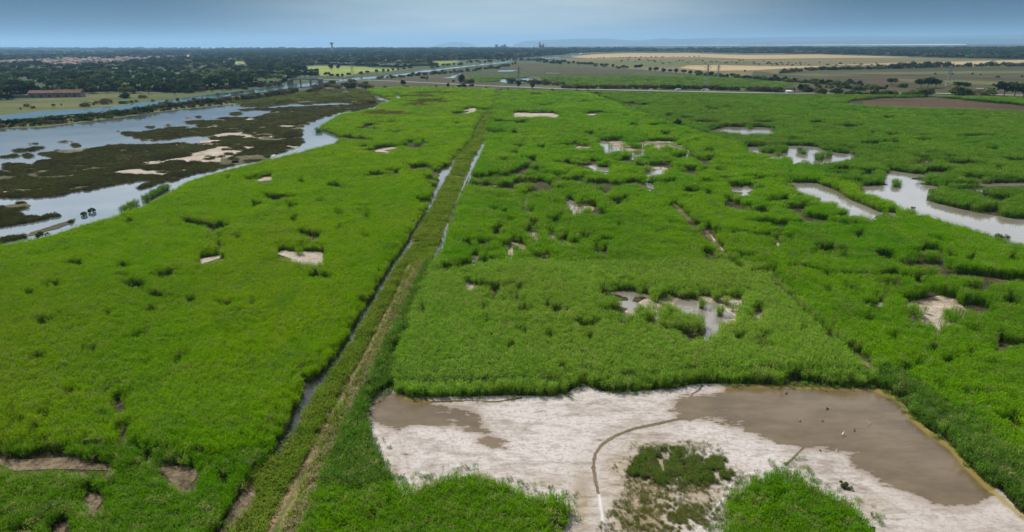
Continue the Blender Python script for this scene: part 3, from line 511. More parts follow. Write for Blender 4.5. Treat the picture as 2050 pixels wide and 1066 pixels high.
for k in PONDS:
    for i_, p in enumerate(PONDS[k]): fill(openm, wobble(p, 0.8, 4, i_), 1)
islem = new_mask()
for p in POND_ISLES: fill(islem, wobble(p, .5, 4, 9), 1)
for (u, v, ru, rv) in [(1229,301,2,2),(1233,300,1.4,2.5),(1237,300,1.4,2.5),(1242,300,1,2),(1222,297,2,2),(1266,307,1,2),(1270,308,1.2,2.5),(1277,308,2,3),(1282,309,1.5,3),(1286,306,1,2),(1150,420,2,5),(1156,419,1.5,4),(1345,291,1.5,1.5),(1349,293,1.5,1.5),(1356,294,1.5,1.5),(1377,309,1.2,3),(1051,405,1.5,2),(1075,473,2,2),(1104,469,3,2),(1085,471,2,3),(1312,626,3,3),(1318,640,4,3),(1290,612,5,3),(1500,641,5,2),(1330,648,6,2),(1870,627,12,4),(1895,638,6,5),(1852,626,9,4),(1880,654,7,4),(1836,622,5,3),(1900,632,4,3),(600,510,6,2),(420,523,7,3),(780,301,9,1.6),(1090,512,4,2),(1600,304,1.5,2),(1612,308,2,2),(1640,323,6,2),(1560,312,8,2),(1500,258,3,1.5),(1548,262,2,1),(1010,510,4,3),(1745,735,3,3),(1690,396,3,1.5),(1720,412,3,1.5)]:
    fill_ell(islem, u, v, ru, rv, 1)
fill(openm, wobble(DITCH_L, 0.5, 5), 1); fill(openm, wobble(DITCH_R, 0.4, 5), 1)
fill_line(openm, [(968,283),(957,303),(944,326),(931,356),(919,390),(910,416),(896,450),(886,476),(878,497),(868,517)], 3.5, 1)
fill_line(openm, [(917,308),(902,340),(880,372),(866,402),(855,425),(842,448),(830,462)], 3, 1)
for p in DITCH_S: fill(openm, p, 1)
def line_m(mask, pts, wid, val=1):
    for a, b in zip(pts[:-1], pts[1:]):
        P = px2world([a[0], b[0]], [a[1], b[1]]); d = math.dist(P.mean(0), (0, 0, H)); fill_line(mask, [a, b], max(1.5, wid * F / d), val)
trackm = new_mask(); line_m(trackm, TRACK, 1.15); line_m(trackm, TRACK2, 1.0)
fill(trackm, wobble([(628,895),(645,888),(630,925),(606,955),(592,985),(600,930)], .8, 5), 1)
for p in FARWATER[:1]: fill(openm, p, 1)
fill_line(openm, [(820,486),(801,512),(782,541),(764,571),(747,601),(716,651),(697,685),(667,727),(647,757),(620,790),(601,834),(580,866),(560,905)], 7, 1)
for l_ in ([(1350,408),(1368,427),(1388,445)], [(1396,452),(1419,470),(1436,488),(1450,503)], [(1458,510),(1469,520)], [(1545,552),(1575,582),(1600,606)], [(1640,642),(1672,668)], [(1700,690),(1750,733)]): fill_line(openm, l_, 1.6, 1)
# small tufts standing on the flat
openm_noisle = openm.copy()

# dark gaps in the reeds, as seen between the tops (centre, half width, half height, tilt)
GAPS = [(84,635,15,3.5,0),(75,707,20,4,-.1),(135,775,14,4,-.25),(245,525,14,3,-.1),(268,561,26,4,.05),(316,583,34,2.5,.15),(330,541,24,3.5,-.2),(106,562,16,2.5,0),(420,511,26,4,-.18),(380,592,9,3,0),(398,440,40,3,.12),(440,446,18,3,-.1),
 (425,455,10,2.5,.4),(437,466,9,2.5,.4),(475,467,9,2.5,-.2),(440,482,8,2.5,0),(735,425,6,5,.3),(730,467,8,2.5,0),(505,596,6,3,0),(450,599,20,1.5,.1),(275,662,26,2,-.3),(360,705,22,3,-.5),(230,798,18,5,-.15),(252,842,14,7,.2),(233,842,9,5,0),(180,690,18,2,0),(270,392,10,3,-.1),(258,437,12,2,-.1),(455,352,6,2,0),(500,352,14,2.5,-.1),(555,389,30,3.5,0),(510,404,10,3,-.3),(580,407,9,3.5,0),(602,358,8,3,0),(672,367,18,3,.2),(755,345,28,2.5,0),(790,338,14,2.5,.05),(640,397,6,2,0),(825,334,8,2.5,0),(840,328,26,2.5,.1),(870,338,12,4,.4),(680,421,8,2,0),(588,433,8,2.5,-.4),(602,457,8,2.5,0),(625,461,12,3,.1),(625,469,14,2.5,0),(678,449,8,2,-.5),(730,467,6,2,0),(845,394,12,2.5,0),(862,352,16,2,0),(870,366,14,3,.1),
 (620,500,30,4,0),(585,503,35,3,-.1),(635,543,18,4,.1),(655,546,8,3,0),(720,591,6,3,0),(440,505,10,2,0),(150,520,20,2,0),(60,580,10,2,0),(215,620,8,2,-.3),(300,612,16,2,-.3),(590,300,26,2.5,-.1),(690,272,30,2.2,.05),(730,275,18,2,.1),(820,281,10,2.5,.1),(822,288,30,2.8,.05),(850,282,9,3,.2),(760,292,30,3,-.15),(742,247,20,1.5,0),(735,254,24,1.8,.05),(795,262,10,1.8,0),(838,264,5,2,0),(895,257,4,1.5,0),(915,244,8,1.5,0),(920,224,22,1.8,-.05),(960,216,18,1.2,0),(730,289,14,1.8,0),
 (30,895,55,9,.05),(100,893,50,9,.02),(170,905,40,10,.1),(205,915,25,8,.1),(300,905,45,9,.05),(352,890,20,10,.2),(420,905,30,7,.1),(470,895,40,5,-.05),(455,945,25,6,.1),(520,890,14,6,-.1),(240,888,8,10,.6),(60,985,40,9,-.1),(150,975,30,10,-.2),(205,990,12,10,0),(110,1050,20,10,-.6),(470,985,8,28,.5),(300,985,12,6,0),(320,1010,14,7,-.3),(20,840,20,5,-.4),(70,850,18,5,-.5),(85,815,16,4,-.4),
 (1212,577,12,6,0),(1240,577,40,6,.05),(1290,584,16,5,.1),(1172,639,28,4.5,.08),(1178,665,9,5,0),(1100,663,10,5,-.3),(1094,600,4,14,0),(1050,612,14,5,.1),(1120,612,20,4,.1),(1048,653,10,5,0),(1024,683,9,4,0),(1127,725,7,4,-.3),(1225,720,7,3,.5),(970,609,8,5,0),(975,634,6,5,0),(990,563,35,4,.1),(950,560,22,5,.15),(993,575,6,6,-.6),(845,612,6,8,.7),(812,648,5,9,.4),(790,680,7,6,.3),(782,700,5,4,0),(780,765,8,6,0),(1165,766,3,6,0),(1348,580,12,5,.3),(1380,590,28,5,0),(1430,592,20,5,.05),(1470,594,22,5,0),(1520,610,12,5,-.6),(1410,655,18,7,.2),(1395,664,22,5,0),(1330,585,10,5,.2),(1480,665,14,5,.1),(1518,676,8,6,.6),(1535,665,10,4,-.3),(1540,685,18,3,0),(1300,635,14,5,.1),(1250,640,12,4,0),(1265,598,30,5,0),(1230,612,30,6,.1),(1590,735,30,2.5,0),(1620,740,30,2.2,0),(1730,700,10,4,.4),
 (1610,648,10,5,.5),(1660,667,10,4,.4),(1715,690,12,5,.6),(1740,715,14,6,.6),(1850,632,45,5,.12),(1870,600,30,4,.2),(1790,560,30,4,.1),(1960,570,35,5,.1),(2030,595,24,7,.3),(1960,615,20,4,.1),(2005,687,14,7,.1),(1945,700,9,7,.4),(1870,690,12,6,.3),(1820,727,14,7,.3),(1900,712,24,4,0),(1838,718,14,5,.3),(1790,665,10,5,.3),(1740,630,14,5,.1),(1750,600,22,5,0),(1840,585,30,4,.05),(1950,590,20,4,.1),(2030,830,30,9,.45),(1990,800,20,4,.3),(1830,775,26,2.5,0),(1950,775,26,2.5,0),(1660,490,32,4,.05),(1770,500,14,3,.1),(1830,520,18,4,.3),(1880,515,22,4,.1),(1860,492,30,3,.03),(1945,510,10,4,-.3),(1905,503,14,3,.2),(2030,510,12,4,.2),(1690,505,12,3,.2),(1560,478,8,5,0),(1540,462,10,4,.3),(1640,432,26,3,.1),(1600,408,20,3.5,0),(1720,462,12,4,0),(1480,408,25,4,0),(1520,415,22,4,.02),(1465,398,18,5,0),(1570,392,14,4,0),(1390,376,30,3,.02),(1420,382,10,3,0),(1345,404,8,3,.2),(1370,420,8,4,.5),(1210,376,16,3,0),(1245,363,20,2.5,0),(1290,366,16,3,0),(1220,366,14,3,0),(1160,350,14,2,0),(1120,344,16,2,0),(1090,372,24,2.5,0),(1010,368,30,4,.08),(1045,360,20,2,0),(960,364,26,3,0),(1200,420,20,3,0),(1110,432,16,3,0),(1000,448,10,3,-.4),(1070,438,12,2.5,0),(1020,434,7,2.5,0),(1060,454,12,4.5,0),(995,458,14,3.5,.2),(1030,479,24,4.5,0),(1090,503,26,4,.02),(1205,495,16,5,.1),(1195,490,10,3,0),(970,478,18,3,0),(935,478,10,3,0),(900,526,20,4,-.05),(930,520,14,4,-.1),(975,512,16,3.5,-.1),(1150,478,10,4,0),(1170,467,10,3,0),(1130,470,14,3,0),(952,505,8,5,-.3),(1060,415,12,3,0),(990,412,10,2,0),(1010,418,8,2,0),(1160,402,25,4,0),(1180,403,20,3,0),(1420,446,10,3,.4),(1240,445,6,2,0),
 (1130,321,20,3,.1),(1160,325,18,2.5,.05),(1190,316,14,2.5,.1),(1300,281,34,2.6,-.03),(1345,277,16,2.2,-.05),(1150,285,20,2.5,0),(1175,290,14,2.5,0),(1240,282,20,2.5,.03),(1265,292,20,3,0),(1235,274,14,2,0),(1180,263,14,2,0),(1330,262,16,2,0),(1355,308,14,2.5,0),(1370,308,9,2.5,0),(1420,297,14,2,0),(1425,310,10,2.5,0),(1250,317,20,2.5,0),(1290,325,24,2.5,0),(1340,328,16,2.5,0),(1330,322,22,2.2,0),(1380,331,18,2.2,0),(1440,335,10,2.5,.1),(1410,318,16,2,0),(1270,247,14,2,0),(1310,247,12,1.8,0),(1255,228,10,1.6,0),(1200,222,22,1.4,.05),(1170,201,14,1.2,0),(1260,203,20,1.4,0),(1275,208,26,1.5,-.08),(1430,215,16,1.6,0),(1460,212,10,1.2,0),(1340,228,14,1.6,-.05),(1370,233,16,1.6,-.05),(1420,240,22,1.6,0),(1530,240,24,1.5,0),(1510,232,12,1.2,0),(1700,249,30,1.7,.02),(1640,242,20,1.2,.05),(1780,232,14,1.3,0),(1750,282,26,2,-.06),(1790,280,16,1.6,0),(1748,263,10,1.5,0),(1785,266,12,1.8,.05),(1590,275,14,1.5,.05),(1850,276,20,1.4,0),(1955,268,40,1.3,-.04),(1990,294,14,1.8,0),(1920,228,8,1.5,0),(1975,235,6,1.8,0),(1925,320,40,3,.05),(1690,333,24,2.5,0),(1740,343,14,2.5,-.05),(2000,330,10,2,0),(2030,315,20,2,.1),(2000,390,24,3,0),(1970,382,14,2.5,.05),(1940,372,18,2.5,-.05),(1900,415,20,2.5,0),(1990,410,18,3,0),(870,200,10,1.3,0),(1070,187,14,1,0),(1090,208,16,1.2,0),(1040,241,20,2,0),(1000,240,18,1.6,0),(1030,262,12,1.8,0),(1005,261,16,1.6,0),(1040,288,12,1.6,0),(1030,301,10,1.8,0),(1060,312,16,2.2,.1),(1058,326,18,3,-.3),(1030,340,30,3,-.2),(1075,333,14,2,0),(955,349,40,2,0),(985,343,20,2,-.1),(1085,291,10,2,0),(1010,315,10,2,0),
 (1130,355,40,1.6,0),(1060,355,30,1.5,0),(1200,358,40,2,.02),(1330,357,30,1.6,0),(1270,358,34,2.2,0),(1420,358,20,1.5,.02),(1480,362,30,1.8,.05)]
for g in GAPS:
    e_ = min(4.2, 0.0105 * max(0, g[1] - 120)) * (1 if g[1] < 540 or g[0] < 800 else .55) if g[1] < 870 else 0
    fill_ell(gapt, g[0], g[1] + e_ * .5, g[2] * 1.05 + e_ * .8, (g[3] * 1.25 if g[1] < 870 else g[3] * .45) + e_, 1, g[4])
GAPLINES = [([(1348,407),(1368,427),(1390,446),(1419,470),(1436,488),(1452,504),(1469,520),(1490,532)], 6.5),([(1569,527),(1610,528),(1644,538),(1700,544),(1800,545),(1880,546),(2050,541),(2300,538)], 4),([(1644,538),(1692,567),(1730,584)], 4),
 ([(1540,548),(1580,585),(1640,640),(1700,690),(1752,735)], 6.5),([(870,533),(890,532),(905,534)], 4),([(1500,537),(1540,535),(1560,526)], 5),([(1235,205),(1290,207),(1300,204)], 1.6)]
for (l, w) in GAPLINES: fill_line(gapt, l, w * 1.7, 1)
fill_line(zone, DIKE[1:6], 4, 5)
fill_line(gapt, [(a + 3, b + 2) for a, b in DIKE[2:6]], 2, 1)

PATCHY = [(1290,300,150,26,.16),(1080,380,120,22,.12),(1100,480,150,40,.13),(1090,630,160,60,.07),(1380,640,170,60,.12),(1260,620,130,50,.09),(1850,640,180,70,.13),(1700,480,300,60,.09),(1500,400,150,40,.13),(1640,430,120,40,.12),(1900,340,200,60,.10),(1700,340,120,24,.14),(1400,330,200,30,.08),(1240,400,150,40,.07),(1900,550,260,40,.08),(1000,470,100,40,.07),(150,1000,200,70,.04),(1900,720,200,60,.06)]
def patchiness(u, v):
    g = np.zeros(len(u))
    for (a, b, ra, rb, s) in PATCHY:
        g = np.maximum(g, s * np.exp(-(((u - a) / ra) ** 2 + ((v - b) / rb) ** 2)))
    return g
ZBASE = np.array([0, .012, .016, .05, .05, .02, .02, .03, .20, 0, .04, .02, 0])
ZH = np.array([0, 2.3, 2.45, 2.5, 2.6, 0.75, 2.3, 1.9, 0.75, 1.9, 1.6, 0.55, 0])

def field(x, y, hscale=1.0):
    """for ground points: zone, keep mask and local stand height"""
    P = np.stack([x, y, np.zeros_like(x)], 1)
    u, v, d = world2px(P)
    z = sample(zone, u, v).astype(int)
    h = ZH[z] * (0.82 + 0.32 * fbm(x / 11.0, y / 9.0, 3, 3))
    rough = 0.87 + 0.26 * fbm(x / 3.2 + 9, y / 2.6, 8, 2)
    h = h * np.where(np.isin(z, (3, 4, 6)), rough, 0.6 + 0.4 * rough)
    keep = z > 0
    top = P.copy(); top[:, 2] = h * hscale * 0.92
    tu, tv, _ = world2px(top)
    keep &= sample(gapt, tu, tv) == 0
    keep &= sample(trackm, u, v) == 0
    isle = sample(islem, u, v) > 0; inreed = z == 1
    half = 0.22 * np.clip(np.abs(y) / 150.0, 0.8, 4.6) * F / d
    for f in (0.0, 0.35, 0.7, 1.0):
        for o in (-1, 0, 1):
            keep &= (sample(openm, u + (tu - u) * f + o * half, v + (tv - v) * f) == 0) | isle
            if f < .99: keep &= (sample(lagm, u + (tu - u) * f + o * half, v + (tv - v) * f) == 0) | ~inreed
    g = ZBASE[z] + np.where(np.isin(z, (1, 2, 3, 4, 7)), patchiness(u, v), 0)
    r1 = np.abs(fbm(x / 17.0, y / 12.0, 21, 4) - 0.5) * 2
    r2 = fbm(x / 11.0 + 50, y / 8.0, 33, 3)
    keep &= ~((r1 < g) & (r2 > 0.5)) & ~(r2 > 0.86 - 0.7 * g)
    return z, keep, h, u, v, d

# ------------------------------------------------------------------ tuft prototypes (kept in collections outside the scene, only instanced)
def tuft_mesh(name, seed, stems=17, leaves=4, R=0.56, hmin=1.95, hmax=2.45, w=0.042, ll=0.34, plume=False):
    r = random.Random(seed); V = []; Fc = []
    def strip(pts, wid, ang):
        sx, sy = -math.sin(ang) * wid / 2, math.cos(ang) * wid / 2; k = len(V)
        n = len(pts)
        for i, p in enumerate(pts):
            t = 1.0 if i < n - 1 else 0.15
            V.append((p[0] - sx * t, p[1] - sy * t, p[2])); V.append((p[0] + sx * t, p[1] + sy * t, p[2]))
        for i in range(n - 1): Fc.append((k + 2 * i, k + 2 * i + 1, k + 2 * i + 3, k + 2 * i + 2))
    for s in range(stems):
        a = r.uniform(0, 6.283); q = R * math.sqrt(r.random()); x, y = q * math.cos(a), q * math.sin(a)
        h = r.uniform(hmin, hmax) * (1 - 0.12 * q / R); lean = r.uniform(0, 0.28); la = a + r.uniform(-.8, .8)
        dx, dy = math.cos(la) * lean, math.sin(la) * lean
        strip([(x, y, 0), (x + dx * .5, y + dy * .5, h * .55), (x + dx, y + dy, h)], w * .7, r.uniform(0, 3.14))
        for l in range(leaves):
            t = r.uniform(.45, .98); b = r.uniform(0, 6.283); L = ll * r.uniform(.7, 1.3)
            p0 = (x + dx * t, y + dy * t, h * t); up = r.uniform(.5, 1.2); c, d = math.cos(b) * L, math.sin(b) * L
            strip([p0, (p0[0] + c * .5, p0[1] + d * .5, p0[2] + L * up * .62), (p0[0] + c, p0[1] + d, p0[2] + L * up * .45)], w, b)
    return mesh_np(name, np.array(V), np.array(Fc))
def scrub_mesh(name, seed, n=190, R=0.75, h=1.0, size=0.10):
    r = random.Random(seed); V = []; Fc = []
    for i in range(n):
        a = r.uniform(0, 6.283); q = R * math.sqrt(r.random()); z = h * (1 - (q / R) ** 2 * .7) * r.uniform(.15, 1.0)
        c = Vector((q * math.cos(a), q * math.sin(a), z)); d = Vector((r.uniform(-1, 1), r.uniform(-1, 1), r.uniform(-.3, 1))).normalized()
        t = d.cross(Vector((r.uniform(-1, 1), r.uniform(-1, 1), .3))).normalized(); s = size * r.uniform(.6, 1.4)
        k = len(V); V += [tuple(c - d * s * .3), tuple(c + t * s * .5 + d * s * .4), tuple(c + d * s * 1.3), tuple(c - t * s * .5 + d * s * .4)]
        Fc.append((k, k + 1, k + 2, k + 3))
    return mesh_np(name, np.array(V), np.array(Fc))
TUFTS = [tuft_mesh(f"reed_tuft_{i}", 40 + i) for i in range(6)]
GRASS = [tuft_mesh(f"grass_tuft_{i}", 80 + i, stems=12, leaves=3, R=0.6, hmin=.6, hmax=1.0, w=.06, ll=.42) for i in range(4)]
SCRUB = [scrub_mesh(f"scrub_tuft_{i}", 120 + i) for i in range(5)]
def proto_collection(name, meshes, mat):
    c = bpy.data.collections.new(name)
    for i, me in enumerate(meshes):
        m2 = me.copy(); m2.materials.clear(); m2.materials.append(mat)
        o = bpy.data.objects.new(f"{name}_{i:02d}", m2); c.objects.link(o)
    return c
def scatter_tree(coll):
    g = bpy.data.node_groups.new("scatter_" + coll.name, 'GeometryNodeTree')
    g.interface.new_socket("Geometry", in_out='INPUT', socket_type='NodeSocketGeometry')
    g.interface.new_socket("Geometry", in_out='OUTPUT', socket_type='NodeSocketGeometry')
    N, L = g.nodes, g.links
    gi = N.new('NodeGroupInput'); go = N.new('NodeGroupOutput')
    def attr(n, t):
        a = N.new('GeometryNodeInputNamedAttribute'); a.data_type = t; a.inputs['Name'].default_value = n
        return a.outputs['Attribute']
    ci = N.new('GeometryNodeCollectionInfo'); ci.inputs['Collection'].default_value = coll
    ci.inputs['Separate Children'].default_value = True; ci.inputs['Reset Children'].default_value = True
    ip = N.new('GeometryNodeInstanceOnPoints'); ip.inputs['Pick Instance'].default_value = True
    L.new(gi.outputs[0], ip.inputs['Points']); L.new(attr('pt', 'BOOLEAN'), ip.inputs['Selection'])
    L.new(ci.outputs[0], ip.inputs['Instance']); L.new(attr('vi', 'INT'), ip.inputs['Instance Index'])
    er = N.new('FunctionNodeEulerToRotation') if hasattr(bpy.types, 'FunctionNodeEulerToRotation') else None
    if er: L.new(attr('rot', 'FLOAT_VECTOR'), er.inputs[0]); L.new(er.outputs[0], ip.inputs['Rotation'])
    else: L.new(attr('rot', 'FLOAT_VECTOR'), ip.inputs['Rotation'])
    L.new(attr('sc', 'FLOAT_VECTOR'), ip.inputs['Scale'])
    j = N.new('GeometryNodeJoinGeometry'); L.new(gi.outputs[0], j.inputs[0]); L.new(ip.outputs[0], j.inputs[0])
    L.new(j.outputs[0], go.inputs[0])
    return g
def scatter_object(name, pts, sc, rz, coll, nvar, base_V=None, base_F=None, mat=None, tilt=None):
    """one stuff object: an optional base sheet plus loose points that carry the tufts"""
    nb = 0 if base_V is None else len(base_V)
    V = np.asarray(pts, np.float32) if nb == 0 else np.concatenate([base_V, pts]).astype(np.float32)
    me = mesh_np(name, V, base_F if base_F is not None and len(base_F) else np.zeros((0, 4), np.int32), mat)
    n = len(V)
    pt = np.zeros(n, bool); pt[nb:] = True
    S = np.zeros((n, 3), np.float32); S[nb:] = sc
    R = np.zeros((n, 3), np.float32); R[nb:, 2] = rz
    if tilt is not None: R[nb:, :2] = tilt
    vi = np.zeros(n, np.int32); vi[nb:] = RNG.integers(0, nvar, n - nb)
    for k, t, a in (('pt', 'BOOLEAN', pt), ('vi', 'INT', vi)):
        at = me.attributes.new(k, t, 'POINT'); at.data.foreach_set('value', a)
    for k, a in (('sc', S), ('rot', R)):
        at = me.attributes.new(k, 'FLOAT_VECTOR', 'POINT'); at.data.foreach_set('vector', a.ravel())
    o = link(name, me)
    md = o.modifiers.new('scatter', 'NODES'); md.node_group = scatter_tree(coll)
    return o

# ------------------------------------------------------------------ candidate points, denser near the camera
def candidates():
    X = []; Y = []; S = []
    y = 35.0
    while y < 1000.0:
        s = min(max(y / 150.0, 0.8), 4.6)
        dy = 0.60 * s
        half = (y * 0.80 + 30) * 1.02
        n = int(2 * half / dy)
        xs = -half + (np.arange(n) + RNG.random(n)) * dy
        ys = y + (RNG.random(n) - .5) * dy * 1.3
        X.append(xs); Y.append(ys); S.append(np.full(n, s)); y += dy
    return np.concatenate(X), np.concatenate(Y), np.concatenate(S)
cx, cy, cs = candidates()
cz, ck, ch, cu, cv, cdist = field(cx, cy)
ck &= (cu > -260) & (cu < 2310) & (cv < 1330) & (cv > 140)

# canopy: the leafy mass below the tips, on a grid that follows the picture's rows
vs_ = [143.0]
while vs_[-1] < 1330:
    vs_.append(vs_[-1] + min(max((vs_[-1] - 120) / 120.0, 0.8), 3.0))
gu = np.arange(-260, 2311, 4.0); gv = np.array(vs_)
GU, GV = np.meshgrid(gu, gv)
gp = px2world(GU.ravel(), GV.ravel()); gp[:, 0] += 0; 
gz_, gk, gh, _, _, _ = field(gp[:, 0], gp[:, 1], 0.85)
K = gk.reshape(GU.shape).astype(float)
def soften(A):
    B = A.copy()
    B[1:] = np.minimum(B[1:], A[:-1]); B[:-1] = np.minimum(B[:-1], A[1:])
    B[:, 1:] = np.minimum(B[:, 1:], A[:, :-1]); B[:, :-1] = np.minimum(B[:, :-1], A[:, 1:])
    return B
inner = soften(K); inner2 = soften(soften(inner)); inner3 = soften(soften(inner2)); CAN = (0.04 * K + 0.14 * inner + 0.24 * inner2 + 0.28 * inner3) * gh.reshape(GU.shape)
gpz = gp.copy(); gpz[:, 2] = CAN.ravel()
zone_g = gz_.reshape(GU.shape)
W = GU.shape[1]
ii, jj = np.meshgrid(np.arange(GU.shape[0] - 1), np.arange(W - 1), indexing='ij')
q = np.stack([ii * W + jj, ii * W + jj + 1, (ii + 1) * W + jj + 1, (ii + 1) * W + jj], -1).reshape(-1, 4)
qk = gk[q].all(1); qz = gz_[q].max(1)

LEAF = {
 1: mat_leaf('yellow_green_reed', (0.1242, 0.2862, 0.0020), (0.1890, 0.3294, 0.0020), (0.1080, 0.2538, 0.0060), rnd=0.10, straw=0.10),
 2: mat_leaf('grey_green_reed', (0.1566, 0.3121, 0.0240), (0.1998, 0.3488, 0.0400), (0.1296, 0.2876, 0.0120), rnd=0.22, straw=0.12),
 3: mat_leaf('fresh_green_reed', (0.0935, 0.2585, 0.0030), (0.1595, 0.3245, 0.0040), (0.0935, 0.2310, 0.0120), rnd=0.13, straw=0.13),
 4: mat_leaf('deep_green_reed', (0.080, 0.205, 0.014), (0.120, 0.245, 0.016), (0.075, 0.19, 0.016), rnd=0.12, straw=0.10),
 5: mat_leaf('bank_grass', (0.106, 0.176, 0.0126), (0.150, 0.207, 0.0246), (0.088, 0.176, 0.0106), s1=0.08, rnd=0.3, gloss=.0),
 6: mat_leaf('blue_green_reed', (0.074, 0.175, 0.0169), (0.106, 0.204, 0.0239), (0.065, 0.185, 0.0070), rnd=0.35, gloss=.0, straw=0.12),
 7: mat_leaf('lush_reed', (0.0735, 0.2100, 0.0020), (0.1208, 0.2572, 0.0030), (0.0788, 0.1785, 0.0080), rnd=0.22, straw=0.14),
 8: mat_leaf('brown_saltmarsh_scrub', (0.0744, 0.0713, 0.0403), (0.1162, 0.1209, 0.0465), (0.0853, 0.1318, 0.0248), s1=0.04, transl=0.15, rnd=0.4, gloss=.0),
 9: mat_leaf('browning_reed', (0.088, 0.106, 0.0141), (0.123, 0.123, 0.0211), (0.114, 0.092, 0.0282), rnd=0.2, gloss=.0),
 10: mat_leaf('far_reed', (0.097, 0.194, 0.0264), (0.132, 0.229, 0.0308), (0.114, 0.167, 0.0440), s1=0.02, rnd=0.2, gloss=.0),
 11: mat_leaf('marsh_grass', (0.075, 0.097, 0.0220), (0.101, 0.128, 0.0264), (0.097, 0.088, 0.0396), s1=0.03, rnd=0.3, gloss=.0)}
STEMS = {z: mat_soil('shaded_lower_stems_%d' % z, [(0.3, (0.020, 0.036, 0.006)), (0.55, (0.034, 0.058, 0.008)), (0.75, (0.05, 0.07, 0.015))], 0.2, 1.5) for z in (1,)}  # lower stems, coloured darker to put the stand's inner shade into the sheet
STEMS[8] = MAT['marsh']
ZNAME = {1: ('reeds', 'wide bed of yellow-green reeds left of the straight track', 'reed bed'),
 2: ('reeds', 'paler grey-green reed plot behind the mud flat, right of the track', 'reed bed'),
 3: ('reeds', 'patchy green reed beds with ponds right of the double ditch', 'reed bed'),
 4: ('reeds', 'smooth deep green reed bed beyond the diagonal dike at right', 'reed bed'),
 5: ('grass', 'grass along the dirt track between the two ditches', 'grass'),
 6: ('reeds', 'bluish green reeds lining the bank of the mud flat', 'reed fringe'),
 7: ('reeds', 'lush reeds in front of and on the mud flat', 'reed clump'),
 8: ('scrub', 'dark brown salt-marsh scrub on the islets of the lagoon', 'scrub'),
 9: ('reeds', 'browning patches in the reed bed near the far end of the pale channel', 'reed patch'),
 10: ('reeds', 'distant reed beds beyond the road', 'reed bed'),
 11: ('grass', 'olive marsh grass between the levee and the lagoon', 'grass')}
for z in (1, 2, 3, 4, 5, 6, 7, 8, 9, 10, 11):
    m = ck & (cz == z)
    if z == 10 or z == 11: m &= RNG.random(len(m)) < 0.6
    x, y, s, h = cx[m], cy[m], cs[m], ch[m]
    if z == 8:      # small shrubs: three times as many, a third the spread
        x, y, s, h = (np.repeat(a_, 3) for a_ in (x, y, s, h)); x = x + RNG.normal(0, .32, len(x)) * s; y = y + RNG.normal(0, .32, len(y)) * s; s = s * .55
    n = len(x)
    if z in (1, 2, 3, 4, 6, 7):      # shorter, thinner stems where a stand meets water or mud
        eu, ev, ed = world2px(np.stack([x, y, np.zeros(n)], 1)); pm = F / ed; vy = pm * H / np.hypot(x, y)
        edge = np.zeros(n, bool)
        for a_ in np.linspace(0, 6.283, 9)[:-1]: edge |= sample(openm, eu + 1.5 * pm * math.cos(a_), ev + 2.6 * vy * math.sin(a_)) > 0
        h = np.where(edge, h * RNG.uniform(.55, 1.06, n), h); gone = edge & (RNG.random(n) < .12)
        x, y, s, h = x[~gone], y[~gone], s[~gone], h[~gone]; n = len(x)
    hv = RNG.uniform(0.86, 1.08, n)
    if z == 5:
        h = h * (0.55 + 0.75 * fbm(x / 1.7, y / 3.0, 44, 2))
    if z in (5, 11): meshes, hs = GRASS, h / 0.8
    elif z == 8: meshes, hs = SCRUB, h / 0.85
    else: meshes, hs = TUFTS, h / 2.25
    wv = s * RNG.uniform(0.85, 1.25, n) * (1.15 if z == 8 else 1.0)
    sc = np.stack([wv, wv, hs * hv], 1)
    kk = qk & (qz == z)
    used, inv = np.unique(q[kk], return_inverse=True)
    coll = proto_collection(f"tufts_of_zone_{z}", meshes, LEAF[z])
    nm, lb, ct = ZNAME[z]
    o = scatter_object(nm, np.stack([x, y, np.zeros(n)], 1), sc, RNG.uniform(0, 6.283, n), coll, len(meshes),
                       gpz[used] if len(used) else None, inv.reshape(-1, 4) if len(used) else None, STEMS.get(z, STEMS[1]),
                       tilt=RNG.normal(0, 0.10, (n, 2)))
    tag(o, lb, ct, kind='stuff')
    print("zone", z, n, kk.sum())

# ------------------------------------------------------------------ ground, water and mud sheets
def sheet(name, poly, z, mat, amp=0.5, step=6, seed=3, kind='structure', label=None, cat=None):
    p = np.array(wobble(poly, amp, step, seed) if amp else poly)
    me = mesh_np(name, px2world(p[:, 0], p[:, 1], z), [tuple(range(len(p)))[::-1]], mat)
    o = link(name, me)
    if me.polygons[0].normal.z < 0: me.flip_normals()
    tag(o, label, cat, kind=kind)
    return o
def ground_plane():
    R = [0, 60, 150, 400, 1000, 3000, 9000, 20000, 45000]; V = [(0, 200, 0)]; Fc = []
    n = 48
    for r in R[1:]:
        for i in range(n): a = 2 * math.pi * i / n; V.append((r * math.cos(a), 200 + r * math.sin(a), 0))
    for i in range(n): Fc.append((0, 1 + i, 1 + (i + 1) % n))
    for k in range(len(R) - 2):
        for i in range(n):
            a = 1 + k * n; Fc.append((a + i, a + n + i, a + n + (i + 1) % n, a + (i + 1) % n))
    o = link('ground', mesh_np('ground', V, Fc, MAT['floor'])); tag(o, kind='structure')
ground_plane()
for i, (m, p) in enumerate(FIELDS):
    sheet('field', p, 0.03 + 0.03 * i, MAT[m], 0.25 if m != 'country' else 0, 9, i)
sheet('sea', [(180,99),(600,97),(900,95.5),(1250,93),(1250,89.9),(1025,91.25),(600,93.85),(180,96.4)], 0.6, MAT['sea'], 0)
sheet('lagoon', [(1255,91.2),(1300,91.9),(1400,92.0),(1500,91.8),(1640,91.3),(1780,91.0),(1900,90.7),(1935,90.2),(1935,88.6),(1780,88.4),(1500,88.0),(1300,88.6),(1255,89.6)], 0.6, MAT['etang'], 0)
sheet('lagoon_water', LAGOON, 0.05, MAT['lagoon'], 0.6)
for p in ISLES: sheet('marsh', p, 0.12, MAT['marsh'], 0.4, 5)
